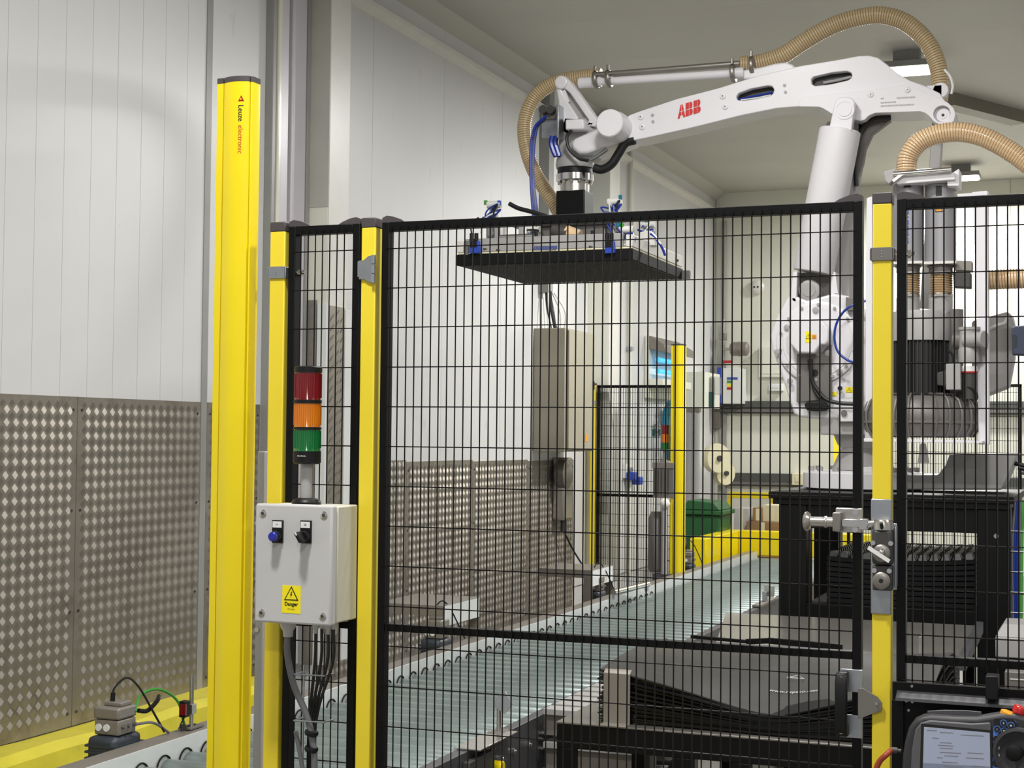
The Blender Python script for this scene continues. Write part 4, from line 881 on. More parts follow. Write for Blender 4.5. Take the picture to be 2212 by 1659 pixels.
# ------------------------------------------------------------------ hoses
def hose(name, lab, segs, cat='hose'):
    """segs: list of (points, radius, kind); ribbed wall plus a helical wire"""
    t = thing(name, lab, cat, segs[0][0][0])
    for pts, r, kind in segs:
        P = resample(spline(pts, 14), .0036 if kind != 'pipe' else .05)
        if kind == 'pipe': MB().tube(P, r, 14).build('rigid_pipe', 'steel_dull', t); continue
        n = len(P); rr = [r * (1 + .025 * math.cos(2 * math.pi * i / 4)) for i in range(n)]
        MB().tube(P, rr, 18).build('hose_wall', 'hose_beige' if kind == 'hose' else 'hose_clear', t, ang=60)
        b = MB(); e_ = None; hel = []; step = 4
        fine = resample(P, .0012)
        for i, p in enumerate(fine):
            d = (fine[min(i + 1, len(fine) - 1)] - fine[max(i - 1, 0)]).normalized()
            e_ = d.orthogonal().normalized() if e_ is None else (e_ - d * e_.dot(d)).normalized(); g_ = d.cross(e_)
            a_ = 2 * math.pi * i * .0012 / .0144; hel.append(p + (e_ * math.cos(a_) + g_ * math.sin(a_)) * r * 1.015)
        b.tube(hel, .002, 4); b.build('wire_helix', 'hose_rib', t)
    return t
Q = lambda L, y: [UY(a, b, y) for a, b in L]
vh = hose('vacuum_hose', 'long beige ribbed vacuum hose looping over the robot arm to the gripper', [
    (Q([(1215, 470), (1190, 428), (1155, 372), (1136, 315), (1134, 262), (1152, 215), (1186, 185), (1235, 170), (1300, 163)], 8.72), .043, 'hose'),
    (Q([(1288, 162), (1450, 149.5), (1605, 137)], 8.46), .0175, 'pipe'),
    (Q([(1600, 140), (1640, 136), (1690, 120), (1740, 88), (1800, 55), (1855, 38), (1905, 33), (1955, 48), (1997, 84), (2022, 130), (2031, 180), (2026, 240)], 8.72), .048, 'hose')])
for q in ((1288, 172), (1316, 170), (1584, 158), (1625, 142)):
    p = UY(q[0], q[1], 8.46); MB().lathe([(.05, -.012), (.053, -.008), (.053, .008), (.05, .012)], p, (1, 0, .07), 20).cyl(p + V3((0, -.03, .045)), p + V3((0, -.03, .075)), .008, n=8).build('hose_clamp', 'steel_dull', vh)
hb_ = hose('vacuum_hose', 'beige ribbed hose looping from the pump filters sideways and back to the pump', [
    (Q([(1957, 372), (1962, 338), (1985, 308), (2025, 290), (2080, 286), (2140, 303), (2215, 350), (2290, 420), (2330, 500), (2310, 570), (2240, 598), (2170, 603), (2112, 606)], 8.1), .05, 'clear')])
bt = thing('air_tube_bundle', 'blue air tubes hanging from the robot wrist to the gripper', 'tubes', UY(1155, 460, 8.3))
for k in range(4):
    d = (k - 1.5) * 4
    MB().tube(spline(Q([(1180 - k, 250 + k * 3), (1158 + d * .5, 275), (1150 + d * .6, 320), (1149 + d * .5, 380), (1153 + d * .7, 430), (1160 + d, 500)], 8.33 + k * .012), 8), .0075, 7).build('tube', ['cable_blue', 'cable_blue', 'cable_grey', 'cable_blue'][k], bt)
MB().tube(spline(Q([(2040, 150), (2052, 165), (2058, 185), (2055, 203)], 8.4), 6), .007, 6).build('tie_strap', 'label_white', vh)
# ------------------------------------------------------------------ vacuum area gripper
gx0, gx1, gy0, gy1, gz = -3.405, -2.365, 7.95, 9.02, 2.507
gr = thing('vacuum_gripper', 'square vacuum gripper with black foam underside hanging from the robot wrist', 'gripper', ((gx0 + gx1) / 2, (gy0 + gy1) / 2, gz))
fm = MB().box(gx0, gx1, gy0, gy1, gz, gz + .062).build('foam_pad', 'rubber', gr, bevel=.003)
hm_ = MB().lathe([(.009, 0), (.009, .0025)], (0, 0, 0), -ZP, 6).mesh('suction_hole', 'ink_black')
allh = MB()
for i in range(40):
    for j_ in range(40): allh.box(gx0 + .02 + i * .0256, gx0 + .034 + i * .0256, gy0 + .02 + j_ * .0262, gy0 + .034 + j_ * .0262, gz - .003, gz + .001)
allh.build('suction_holes', 'cast_dark', fm, smooth=False)['kind'] = 'stuff'
MB().box(gx0 + .005, gx1 - .005, gy0 + .003, gy1 - .003, gz + .064, gz + .072).build('skirt_strip', 'cream_plastic', gr)
al = MB().box(gx0 + .05, gx1 - .06, gy0 + .004, gy0 + .04, gz + .074, gz + .15).build('front_beam', 'robot_grey', gr, bevel=.003)
MB().box(gx0 + .05, gx1 - .04, gy1 - .04, gy1 - .004, gz + .074, gz + .14).build('rear_beam', 'robot_grey', gr, bevel=.003)
for xa in (gx0 + .002, gx1 - .04): MB().box(xa, xa + .038, gy0 + .002, gy1 - .002, gz + .074, gz + .14).build('side_beam', 'trim_white', gr, bevel=.003)
MB().box(gx0 + .04, gx1 - .04, gy0 + .04, gy1 - .04, gz + .074, gz + .12).build('top_plate', 'robot_grey', gr)
nb = Q([(1154, 531), (1202, 531), (1202, 541), (1154, 541)], gy0 + .003)
MB().prism(nb, (0, -.001, 0)).build('name_plate', 'cast_grey', gr)
text('UNIGRIPPER', .026, 'ink_blue', sum((p for p in nb), V3((0, 0, 0))) / 4 - YP * .002, (1, 0, 0), ZP, gr, shear=.3, bold=.02)
for (a, b_) in ((1048, 538), (1076, 540), (1276, 533)): MB().tube(spline([UY(a + dx_, b_ + dz_, gy0 + .002) for dx_, dz_ in ((-4, 2), (-3, -2), (-1, 2), (0, -2), (2, 1), (4, -1))], 4), .0016, 5).build('pen_mark', 'ink_black', gr)
# black column up to the wrist and hub
MB().box(FX - .088, FX + .088, YC - .085, YC + .085, gz + .24, zq(826)).build('column', 'black_coat', gr, bevel=.006)
MB().box(FX - .26, FX + .26, YC - .22, YC + .22, gz + .12, gz + .25).build('manifold', 'cast_grey', gr, bevel=.01)
MB().box(FX - .3, FX + .3, YC - .25, YC + .25, gz + .25, gz + .262).build('manifold_lid', 'robot_grey', gr, bevel=.002)
yq = 8.1
MB().cyl(UY(1195, 500, yq), UY(1228, 508, yq), .05, n=20).build('duct_end', 'cast_dark', gr)
MB().cyl(UY(1222, 504, yq), UY(1250, 515, yq), .048, n=20).build('duct', 'hose_clear', gr)
for a, b_, r_ in ((1080, 1158, .012), (1168, 1275, .008)):
    MB().cyl(UY(a, 512, 8.0), UY(b_, 508, 8.0), r_, n=12).build('piston_rod', 'steel_bright', gr)
MB().cyl(UY(1158, 509, 8.0), UY(1172, 508, 8.0), .018, n=14).build('piston_head', 'steel', gr)
for (x, y0_, y1_, w_, m) in ((1068, 484, 524, 8, 'robot_grey'), (1080, 484, 520, 6, 'trim_white'), (1120, 486, 518, 10, 'robot_grey'), (1133, 490, 512, 4, 'label_white'), (1050, 490, 520, 4, 'cast_grey'), (1340, 478, 515, 14, 'robot_grey'), (1328, 480, 524, 4, 'cast_grey'), (1364, 476, 505, 6, 'steel')):
    MB().prism(Q([(x, y0_), (x + w_, y0_), (x + w_, y1_), (x, y1_)], 8.03), (0, .05, 0)).build('bracket', m, gr, bevel=.002)
for x in (1160, 1180, 1225, 1282): MB().prism(Q([(x, 512), (x + 5, 512), (x + 5, 528), (x, 528)], 7.98), (0, .02, 0)).build('standoff', 'steel', gr)
for x in (1158, 1280): MB().cyl(UY(x, 498, 7.98), UY(x, 512, 7.98), .01, n=12).build('adjuster', 'black_plastic', gr)
for x in (1024, 1316):
    s = MB().prism(Q([(x - 10, 522), (x + 10, 520), (x + 12, 546), (x - 10, 548)], 7.93), (0, .03, 0)).build('vacuum_sensor', 'blue_plastic', gr, bevel=.003, label='blue vacuum sensor')
    MB().prism(Q([(x - 9, 521), (x + 5, 520), (x + 5, 533), (x - 9, 534)], 7.926), (0, .004, 0)).build('sensor_face', 'black_plastic', s)
    for d in (-5, 5): MB().cyl(UY(x + d, 520, 7.95), UY(x + d, 504, 7.95), .012, n=10).build('sensor_plug', 'black_plastic', s)
    MB().tube(spline(Q([(x - 5, 505), (x - 7, 490), (x - 2, 478), (x + 10, 470)], 7.96), 6), .005, 6).build('sensor_cable', 'cable_black', s)
MB().prism(Q([(1003, 520), (1012, 520), (1012, 552), (1003, 552)], 7.95), (0, .04, 0)).build('corner_block', 'cast_grey', gr, bevel=.003)
# valve towers with blue tubing
def valve_tower(px_, pyb, pyt, y, sd):
    rnd = random.Random(sd); b0 = UY(px_, pyb, y); b1 = UY(px_, pyt, y)
    MB().box(b0.x - .02, b0.x + .02, y - .02, y + .02, gz + .12, b1.z).build('valve_stem', 'robot_grey', gr, bevel=.003)
    MB().cyl((b0.x - .03, y - .02, b1.z - .02), (b0.x + .05, y - .02, b1.z - .02), .022, n=12).build('valve_cap', 'trim_white', gr)
    for k in range(6):
        p = V3((b0.x, y - .03, b1.z - .05 - .05 * rnd.random()))
        pts = [p, p + V3((rnd.uniform(-.06, .06), -.02, rnd.uniform(-.01, .05))), p + V3((rnd.uniform(-.06, .07), -.03, rnd.uniform(-.06, .02))), V3((b0.x + rnd.uniform(-.07, .07), y - .03, max(gz + .13, p.z - rnd.uniform(.08, .2))))]
        MB().tube(spline(pts, 7), .005, 6).build('air_tube', ['cable_blue', 'cable_blue', 'cable_blue', 'label_white', 'cable_blue', 'cable_black'][k], gr)
    for k in range(3):
        p = V3((b0.x + rnd.uniform(-.05, .05), y - .03, b1.z - rnd.uniform(0, .06))); MB().cyl(p, p + V3((0, 0, .025)), .011, n=8).build('fitting', ['cable_green', 'teal', 'blue_plastic'][k], gr)
valve_tower(1066, 520, 436, 8.12, 1); valve_tower(1326, 520, 430, 8.3, 2); valve_tower(1398, 525, 478, 8.45, 3); valve_tower(1352, 520, 490, 8.05, 5); valve_tower(1150, 515, 488, 8.1, 8)
MB().prism(Q([(1378, 502), (1402, 497), (1415, 512), (1415, 530), (1380, 530)], 8.3), (0, .08, 0)).build('valve_block', 'trim_white', gr, bevel=.004)
MB().tube(spline(Q([(1405, 505), (1420, 520), (1430, 535), (1437, 552)], 8.3), 6), .008, 6).build('air_tube', 'cable_blue', gr)
MB().tube(spline(Q([(1400, 508), (1415, 515), (1428, 528)], 8.3), 6), .008, 6).build('air_tube', 'label_white', gr)
for q in ((1420, 532), (1405, 525)): p = UY(q[0], q[1], 8.5); MB().cyl(p, p - ZP * .06, .012, n=10).build('standoff', 'steel', gr)
p = UY(1455, 563, 8.9); MB().cyl(p, p + XP * .03, .008, n=8).build('stop_pin', 'black_plastic', gr)
MB().tube(spline(Q([(1100, 440), (1120, 450), (1150, 458), (1180, 468)], 8.2), 8), .013, 8).build('air_tube', 'cable_black', gr)
MB().box(gx1, gx1 + .05, gy1 - .03, gy1, gz, gz + .05).build('corner_bumper', 'cast_grey', gr, bevel=.003)
# ------------------------------------------------------------------ vacuum pump unit on its white frame
YPm = 8.12
bw = thing('vacuum_pump', 'grey finned vacuum pump with two filter cylinders in a white frame', 'pump', (UY(1990, 950, YPm).x, YPm, UY(1990, 957, YPm).z))
xc = UY(1990, 900, YPm).x; zy = lambda py: UY(1990, py, YPm).z
z0_, z1_ = zy(945), zy(855); hh = z1_ - z0_
dr = MB().lathe([(.17, 0), (.255, .006), (.282, .05), (.287, hh * .45), (.285, hh * .6), (.262, hh * .85), (.22, hh * .98), (.13, hh)], (xc, YPm, z0_), ZP, 48).build('blower_drum', 'cast_grey', bw)
MB().lathe([(.287, 0), (.293, .004), (.293, .014), (.287, .018)], (xc, YPm, z0_ + hh * .32), ZP, 48).build('drum_seam', 'cast_grey', dr)
rbm = MB()
pr_ = [(.258, .004), (.288, .05), (.293, hh * .45), (.292, hh * .62), (.27, hh * .87), (.225, hh * 1.02), (.14, hh * 1.03)]
rbm.tube([V3((r_, 0, h_)) for r_, h_ in pr_], .006, 6); ribm = rbm.mesh('rib', 'cast_grey')
for k in range(26): inst('rib', ribm, (xc, YPm, z0_), dr, rot=(0, 0, 2 * math.pi * k / 26))
zm0, zm1, zm2 = zy(850), zy(738), zy(672)
MB().lathe([(.125, -.01), (.125, zm1 - zm0)], (xc, YPm - .02, zm0), ZP, 32).build('motor_body', 'pump_fins', bw)
fnm = MB().box(.12, .142, -.0025, .0025, 0, zm1 - zm0).mesh('fin', 'pump_fins')
for k in range(44): inst('fin', fnm, (xc, YPm - .02, zm0), bw, rot=(0, 0, 2 * math.pi * k / 44))
MB().lathe([(.148, 0), (.148, zm2 - zm1 - .03), (.14, zm2 - zm1 - .008), (.12, zm2 - zm1)], (xc, YPm - .02, zm1), ZP, 36).build('fan_cowl', 'robot_grey', bw)
p = UY(2023, 728, YPm - .17); MB().cyl(p, p - YP * .006, .008, n=10).build('screw', 'steel_bright', bw)
# outlet pipe, relief valve, terminal box
xp = UY(2061, 700, YPm - .02).x
MB().cyl((xp, YPm, zy(848)), (xp, YPm, zy(670)), .045, n=24).build('riser_pipe', 'cast_grey', bw)
MB().box(xp - .02, xp + .1, YPm - .06, YPm, zy(850), zy(842)).build('flange', 'cast_grey', bw, bevel=.003)
xv, yv = UY(2094, 745, 7.98).x, 7.98
vz = lambda py: UY(2094, py, yv).z
MB().lathe([(.052, 0), (.054, .01), (.054, vz(755) - vz(784)), (.05, vz(752) - vz(784)), (.05, vz(762) - vz(784) + .005), (.048, vz(715) - vz(784)), (.054, vz(713) - vz(784)), (.054, vz(707) - vz(784))], (xv, yv, vz(784)), ZP, 28).build('relief_valve', 'robot_grey', bw)
MB().cyl((xv - .02, yv - .03, vz(735)), (xv + .07, yv - .075, vz(735)), .036, n=22).cyl((xv + .065, yv - .072, vz(735)), (xv + .08, yv - .08, vz(735)), .042, n=22).build('valve_port', 'robot_grey', bw, bevel=.003)
MB().cyl((xv - .02, yv + .03, vz(735)), (xv - .07, yv + .05, vz(735)), .045, n=22).build('valve_port', 'cast_grey', bw)
MB().lathe([(.04, 0), (.04, .03)], (xv, yv, vz(804)), ZP, 22).build('valve_ring', 'label_white', bw); MB().lathe([(.042, 0), (.042, .008)], (xv, yv, vz(806)), ZP, 22).build('valve_gasket', 'red_plastic', bw)
MB().cyl((xv, yv, vz(862)), (xv, yv, vz(806)), .036, n=20).build('valve_glass', 'cast_dark', bw)
MB().prism(Q([(2043, 786), (2074, 784), (2076, 842), (2043, 842)], 7.92), (0, .08, 0)).build('terminal_box', 'robot_grey', bw, bevel=.004)
MB().prism(Q([(2024, 805), (2043, 800), (2043, 835), (2024, 832)], 7.95), (0, .06, 0)).build('terminal_side', 'cast_dark', bw, bevel=.004)
MB().tube(spline(Q([(2058, 785), (2058, 770), (2054, 762), (2046, 758)], 7.95), 6), .006, 6).build('cable', 'cable_black', bw)
MB().tube(spline(Q([(2090, 836), (2105, 845), (2110, 858), (2103, 872)], 7.95), 6), .008, 6).build('cable', 'cable_black', bw)
# filter cylinders
for k, (pxc, rw) in enumerate(((1962, .078), (2032, .078))):
    fx = UY(pxc, 500, YPm).x; za_, zb_ = UY(pxc, 568, YPm).z, UY(pxc, 398, YPm).z
    MB().lathe([(rw, 0), (rw, zb_ - za_ - .01), (rw - .008, zb_ - za_)], (fx, YPm, za_), ZP, 36).build('filter_cylinder', 'filter_grey', bw)
    MB().box(fx - .085, fx + .085, YPm - .085, YPm + .06, za_ - .014, za_).build('filter_plate', 'trim_white', bw, bevel=.002)
    MB().lathe([(.06, 0), (.06, .022), (.07, .03), (.05, .04)], (fx, YPm, za_ - .05), ZP, 24).build('filter_outlet', 'cast_grey', bw)
    zt_, zb2_ = za_ - .045, UY(pxc, 648, YPm).z
    pts = [V3((fx, YPm, zt_)), V3((fx + .003, YPm, (zt_ + zb2_) / 2)), V3((fx + .006, YPm, zb2_))]
    P = resample(spline(pts, 10), .004); MB().tube(P, .052, 18).build('flex_hose', 'hose_clear', bw)
    hl = [V3((fx + .003 + .054 * math.cos(a_), YPm + .054 * math.sin(a_), zt_ - .012 - (zt_ - zb2_ - .05) * a_ / (2 * math.pi * 8))) for a_ in [2 * math.pi * 8 * i / 160 for i in range(161)]]
    MB().tube(hl, .004, 5).build('hose_helix', 'hose_rib', bw)
    for zc_ in (zt_ - .01, zb2_ + .02): MB().lathe([(.056, 0), (.058, .003), (.058, .02), (.056, .023)], (fx + .003, YPm, zc_ - .01), ZP, 24).cyl((fx - .03, YPm - .062, zc_), (fx + .03, YPm - .062, zc_), .009, n=8).build('hose_clamp', 'steel', bw)
    MB().lathe([(.06, 0), (.06, zb2_ - zy(672) + .02)], (fx, YPm, zy(672) - .01), ZP, 24).build('inlet_stub', 'robot_grey', bw)
MB().prism(Q([(1930, 382), (2062, 372), (2064, 388), (1938, 398)], 7.98), (0, .2, 0)).build('top_beam', 'robot_white', bw, bevel=.004)
MB().prism(Q([(2046, 380), (2072, 364), (2072, 402), (2046, 402)], 8.0), (0, .16, 0)).build('top_bracket', 'robot_white', bw, bevel=.004)
MB().cyl(UY(1930, 376, 7.96), UY(2055, 366, 7.96), .014, n=12).build('clamp_rod', 'steel_bright', bw)
MB().prism(Q([(1908, 370), (1935, 364), (1938, 380), (1920, 398), (1912, 390)], 7.98), (0, .08, 0)).build('clamp_head', 'robot_grey', bw, bevel=.004)
MB().prism(Q([(1926, 388), (1950, 372), (1954, 376), (1930, 395)], 7.95), (0, .02, 0)).build('lever', 'steel', bw, bevel=.002)
xm = UY(1960, 405, YPm - .08)
MB().prism([xm + V3((a, -.002, b_)) for a, b_ in ((-.022, 0), (.022, 0), (0, .03))], (0, -.001, 0)).build('arrow_mark', 'ink_black', bw)
xm = UY(2028, 412, YPm - .08); MB().box(xm.x - .015, xm.x + .015, xm.y - .001, xm.y + .001, xm.z - .025, xm.z + .025).build('arrow_mark', 'ink_black', bw)
warn_sign(bw, UY(2028, 452, YPm - .081), .042)
text('UNIGRIPPER', .035, 'ink_blue', UY(1958, 487, YPm - .0815) + V3((0, 0, 0)), (0, 0, 1), (-1, 0, 0), bw, shear=.25, bold=.025)
MB().prism(Q([(2058, 586), (2097, 588), (2097, 622), (2060, 620)], 8.05), (0, .09, 0)).build('silencer', 'cast_dark', bw, bevel=.006)
MB().prism(Q([(2058, 562), (2100, 564), (2100, 586), (2062, 584)], 8.1), (0, .08, 0)).build('silencer_mount', 'unit_grey', bw, bevel=.004)
# white frame
MB().prism(Q([(2100, 415), (2130, 412), (2136, 960), (2114, 960), (2108, 600)], 8.02), (0, .03, 0)).prism(Q([(2128, 412), (2133, 412), (2136, 960), (2131, 960)], 7.95), (0, .1, 0)).build('frame_upright', 'robot_white', bw, bevel=.002)
MB().prism(Q([(1872, 428), (1884, 424), (1884, 955), (1868, 955)], 8.05), (0, .03, 0)).build('frame_upright', 'robot_white', bw, bevel=.002)
MB().prism(Q([(1866, 947), (2122, 952), (2122, 958), (1866, 954)], 7.85), (0, .5, 0)).build('frame_base', 'robot_white', bw, bevel=.002)
MB().prism(Q([(1988, 958), (1998, 958), (2006, 1000), (1982, 1000)], 8.1), (0, .05, 0)).build('frame_gusset', 'robot_white', bw, bevel=.002)
MB().prism(Q([(2068, 419), (2136, 414), (2136, 421), (2068, 426)], 8.0), (0, .12, 0)).build('frame_top', 'robot_white', bw, bevel=.002)
# ------------------------------------------------------------------ black steel pedestal
Yp0, Yp1 = 7.88, 9.12
ped = thing('robot_pedestal', 'heavy black steel pedestal frame under the robot', 'pedestal', (-1.0, 8.5, 0))
xA, xB = UY(1660, 1070, Yp0).x, UY(2190, 1070, Yp0).x
MB().box(xA, xB, Yp0, Yp1, 1.235, ZPED - .002).build('top_plate', 'black_coat', ped, bevel=.002)
MB().box(xA + .02, xB - .02, Yp0 + .012, Yp1 - .01, 1.205, 1.235).build('sub_plate', 'black_coat', ped, bevel=.002)
xl0, xl1, xr0, xr1 = UY(1682, 1200, Yp0).x, UY(1740, 1200, Yp0).x, UY(2110, 1200, Yp0).x, UY(2182, 1200, Yp0).x
for a, b_ in ((xl0, xl1), (xr0, xr1)):
    MB().box(a, b_, Yp0 + .02, Yp0 + .2, .012, 1.205).build('leg', 'black_coat', ped, bevel=.004); MB().box(a, b_, Yp1 - .2, Yp1 - .02, .012, 1.205).build('leg', 'black_coat', ped, bevel=.004)
    MB().box(a - .05, b_ + .05, Yp0, Yp0 + .25, 0, .012).build('foot_plate', 'black_coat', ped); MB().box(a - .05, b_ + .05, Yp1 - .25, Yp1, 0, .012).build('foot_plate', 'black_coat', ped)
zt_ = UY(1950, 1148, Yp0).z
MB().box(xl1, xr0, Yp0 + .03, Yp0 + .1, zt_, 1.205).build('cross_member', 'black_coat', ped, bevel=.003)
MB().box(xl1, xr0, Yp1 - .1, Yp1 - .03, 1.12, 1.205).build('cross_member', 'black_coat', ped, bevel=.003)
MB().box(xl1, xr0, Yp0 + .02, Yp1 - .05, .60, .70).build('shelf_deck', 'black_coat', ped, bevel=.003)
p = UY(2152, 1158, Yp0 + .02); MB().cyl(p, p - YP * .006, .012, n=8).build('bolt', 'zinc', ped)
# ------------------------------------------------------------------ slip sheet table in front of the pedestal
tb = thing('sheet_table', 'black steel table holding the stack of glossy black slip sheets', 'table', (-1.1, 5.5, 0))
tx0, tx1, ty0, ty1, tz = -1.775, -.42, 5.08, 6.06, .55
MB().box(tx0, tx1, ty0, ty0 + .06, tz - .09, tz - .006).build('front_rail', 'black_coat', tb, bevel=.003)
MB().box(tx0, tx1, ty1 - .06, ty1, tz - .09, tz - .006).build('back_rail', 'black_coat', tb, bevel=.003)
for xa in (tx0, tx1 - .06): MB().box(xa, xa + .06, ty0 + .06, ty1 - .06, tz - .09, tz - .006).build('side_rail', 'black_coat', tb, bevel=.003)
MB().box(tx0 - .002, tx1 + .002, ty0 - .002, ty1 + .002, tz - .006, tz).build('top_sheet', 'steel_dull', tb, bevel=.001)
for xa in (tx0, tx0 + .42, tx0 + .62, tx1 - .06):
    for ya in (ty0, ty1 - .06): MB().box(xa, xa + .06, ya, ya + .06, 0, tz - .09).build('leg', 'black_coat', tb, bevel=.002)
MB().bar((tx0 + .2, ty0 + .03, 0.0), (tx0 + .44, ty0 + .03, tz - .1), .05, .03, up=(0, 1, 0)).build('brace', 'black_coat', tb)
MB().bar((tx0 + .8, ty0 + .03, .22), (tx1 - .05, ty0 + .03, .30), .03, .03, up=(0, 1, 0)).build('brace', 'black_coat', tb)
for q in ((1358, 1552), (1390, 1563), (1812, 1596)): p = UZ(q[0], q[1], tz); MB().cyl(p, p + ZP * .012, .009, n=8).build('screw', 'steel_bright', tb)
p = UZ(1370, 1562, tz); MB().lathe([(.012, 0), (.012, .03), (.006, .042)], p, ZP, 14).build('pin', 'steel_bright', tb)
def retainer(px_, py0, wpx, pyt, Yv, name, m='bracket_grey'):
    a, b_ = UY(px_, py0, Yv), UY(px_ + wpx, pyt, Yv)
    MB().box(a.x, b_.x, Yv, Yv + .004, tz, b_.z).box(a.x, b_.x, Yv - .05, Yv, tz, tz + .004).prism([(a.x, Yv, b_.z), (a.x, Yv + .02, b_.z + .012), (a.x, Yv + .024, b_.z + .012), (a.x, Yv + .004, b_.z)], (b_.x - a.x, 0, 0)).build(name, m, tb, bevel=.001)
retainer(1303, 1555, 58, 1457, 5.115, 'front_retainer')
p = UY(1420, 1435, 5.75); MB().box(p.x, p.x + .008, 5.72, 5.80, tz, UY(1420, 1393, 5.75).z).build('side_retainer', 'trim_white', tb, bevel=.001)
p = UY(1436, 1390, 5.85); MB().box(p.x, p.x + .012, 5.84, 5.85, tz, p.z + .02).build('stop_finger', 'black_coat', tb)
p = UZ(1990, 1452, .66); MB().box(p.x - .004, p.x + .004, p.y - .05, p.y + .05, tz, .80).build('side_retainer', 'steel', tb, bevel=.001)
sx0, sx1, sy0, sy1 = -1.635, -.50, 5.135, 5.96
NS = 22; NU, NV = 30, 14
def top_z(u, v):
    sag = .12 * max(0, 1 - (math.sqrt((u - .53) ** 2 + .004) - .063) / .52) ** 1.3 * (1 - v) ** 2.0 + .02 * math.exp(-((u - .53) / .3) ** 2)
    return .742 - sag + .035 * u * (1 - .5 * v) + .03 * math.sin(math.pi * min(1, v * 1.05)) * (.4 + .6 * u) + .006 * math.sin(9 * u + 4 * v) * v - .035 * max(0, v - .85) / .15 * .6
for k in range(NS):
    rnd = random.Random(40 + k); dx, dy = rnd.uniform(-.012, .012), rnd.uniform(-.012, .012); ph = rnd.uniform(0, 6)
    tk = (k + .35) / (NS - 1 + .35); b = MB(); vs = []; fs = []
    for i in range(NU + 1):
        for j_ in range(NV + 1):
            u, v = i / NU, j_ / NV
            z = tz + .004 + (top_z(u, v) - tz - .004) * tk + .0022 * math.sin(8 * u + ph) * (0 if k == NS - 1 else 1) * tk
            vs.append((sx0 + dx + (sx1 - sx0) * u, sy0 + dy + (sy1 - sy0) * v + .006 * math.sin(5 * u + ph), z))
    n1 = NV + 1; N_ = len(vs); vs += [(x, y, z - .005) for x, y, z in vs]
    for i in range(NU):
        for j_ in range(NV):
            a_ = i * n1 + j_; fs.append((a_, a_ + n1, a_ + n1 + 1, a_ + 1)); fs.append((a_ + N_, a_ + 1 + N_, a_ + n1 + 1 + N_, a_ + n1 + N_))
    rim = [i * n1 for i in range(NU + 1)] + [NU * n1 + j_ for j_ in range(1, n1)] + [i * n1 + NV for i in range(NU - 1, -1, -1)] + [j_ for j_ in range(NV - 1, 0, -1)]
    for a_, c_ in zip(rim, rim[1:] + rim[:1]): fs.append((a_, a_ + N_, c_ + N_, c_))
    b.add(vs, fs); top = k == NS - 1
    o = b.build('slip_sheet', 'sheet_sheen' if top else 'sheet_black', ang=60)
    if top:
        tag(o, 'glossy black slip sheet, greyed for reflections, with printed web address, topmost of the sagging stack', 'slip sheet', 'slip sheets on the table')
        def on(x, y): u, v = (x - sx0 - dx) / (sx1 - sx0), (y - sy0 - dy) / (sy1 - sy0); return tz + .004 + (top_z(u, v) - tz - .004) * tk + .003
        p0, p1 = UZ(1658, 1462, .72), UZ(1775, 1473, .72)
        tt = text('www.repsco.com', (p1 - p0).length / 7.6, 'ink_silver', (p0 + p1) / 2, (p1 - p0), (0, 1, 0), None, name='printed_address')
        tt.parent = o
        for vv in tt.data.vertices: vv.co.z = on(vv.co.x, vv.co.y)
        c_ = UZ(1722, 1443, .74); tri = MB().tube([(c_.x - .03, c_.y - .03, on(c_.x, c_.y)), (c_.x + .03, c_.y - .03, on(c_.x, c_.y)), (c_.x, c_.y + .03, on(c_.x, c_.y)), (c_.x - .03, c_.y - .03, on(c_.x, c_.y))], .002, 4).build('recycling_mark', 'ink_silver', None); tri.parent = o
    else: tag(o, 'black plastic slip sheet within the sagging stack on the table', 'slip sheet', 'slip sheets on the table')
# black hold-down strips along the back of the stack
hs = thing('hold_down_strip', 'black strip lying across the back edge of the slip sheets', 'strip', (-1.1, 5.98, .78), 'hold down strips')
MB().bar(UY(1493, 1375, 6.0), UY(1612, 1386, 6.0), .02, .012).bar(UY(1612, 1386, 6.0), UY(1660, 1384, 6.0), .02, .02).bar(UY(1660, 1384, 6.0), UY(1820, 1398, 6.0), .02, .022).build('strip', 'black_coat', hs)
# stainless feed tray between table and pedestal
tr = thing('feed_tray', 'stainless steel tray table reflecting yellow between stack and pedestal', 'tray', (-1.1, 6.85, 0))
q = [UZ(1545, 1398, .69), UZ(2092, 1400, .69), UZ(2118, 1342, .69), UZ(1562, 1326, .69)]
q[0].y = q[1].y = 6.15; q[2].y = q[3].y = 7.4
MB().prism([V3((v.x, v.y, .69)) for v in q], (0, 0, -.012)).build('tray_top', 'tray_steel', tr, bevel=.002)
MB().bar(q[1] + V3((.01, 0, -.006)), q[2] + V3((.01, 0, -.006)), .03, .05).build('side_flange', 'frame_dark', tr)
MB().box(q[0].x, q[1].x, 6.155, 6.165, .60, .678).build('front_flange', 'cast_dark', tr, bevel=.001)
for xa in (q[0].x + .02, q[1].x - .08):
    for ya in (6.2, 7.3): MB().box(xa, xa + .05, ya, ya + .05, 0, .678).build('leg', 'black_coat', tr, bevel=.002)
MB().box(q[0].x, q[1].x, 6.2, 6.24, .3, .36).build('stretcher', 'black_coat', tr, bevel=.002)
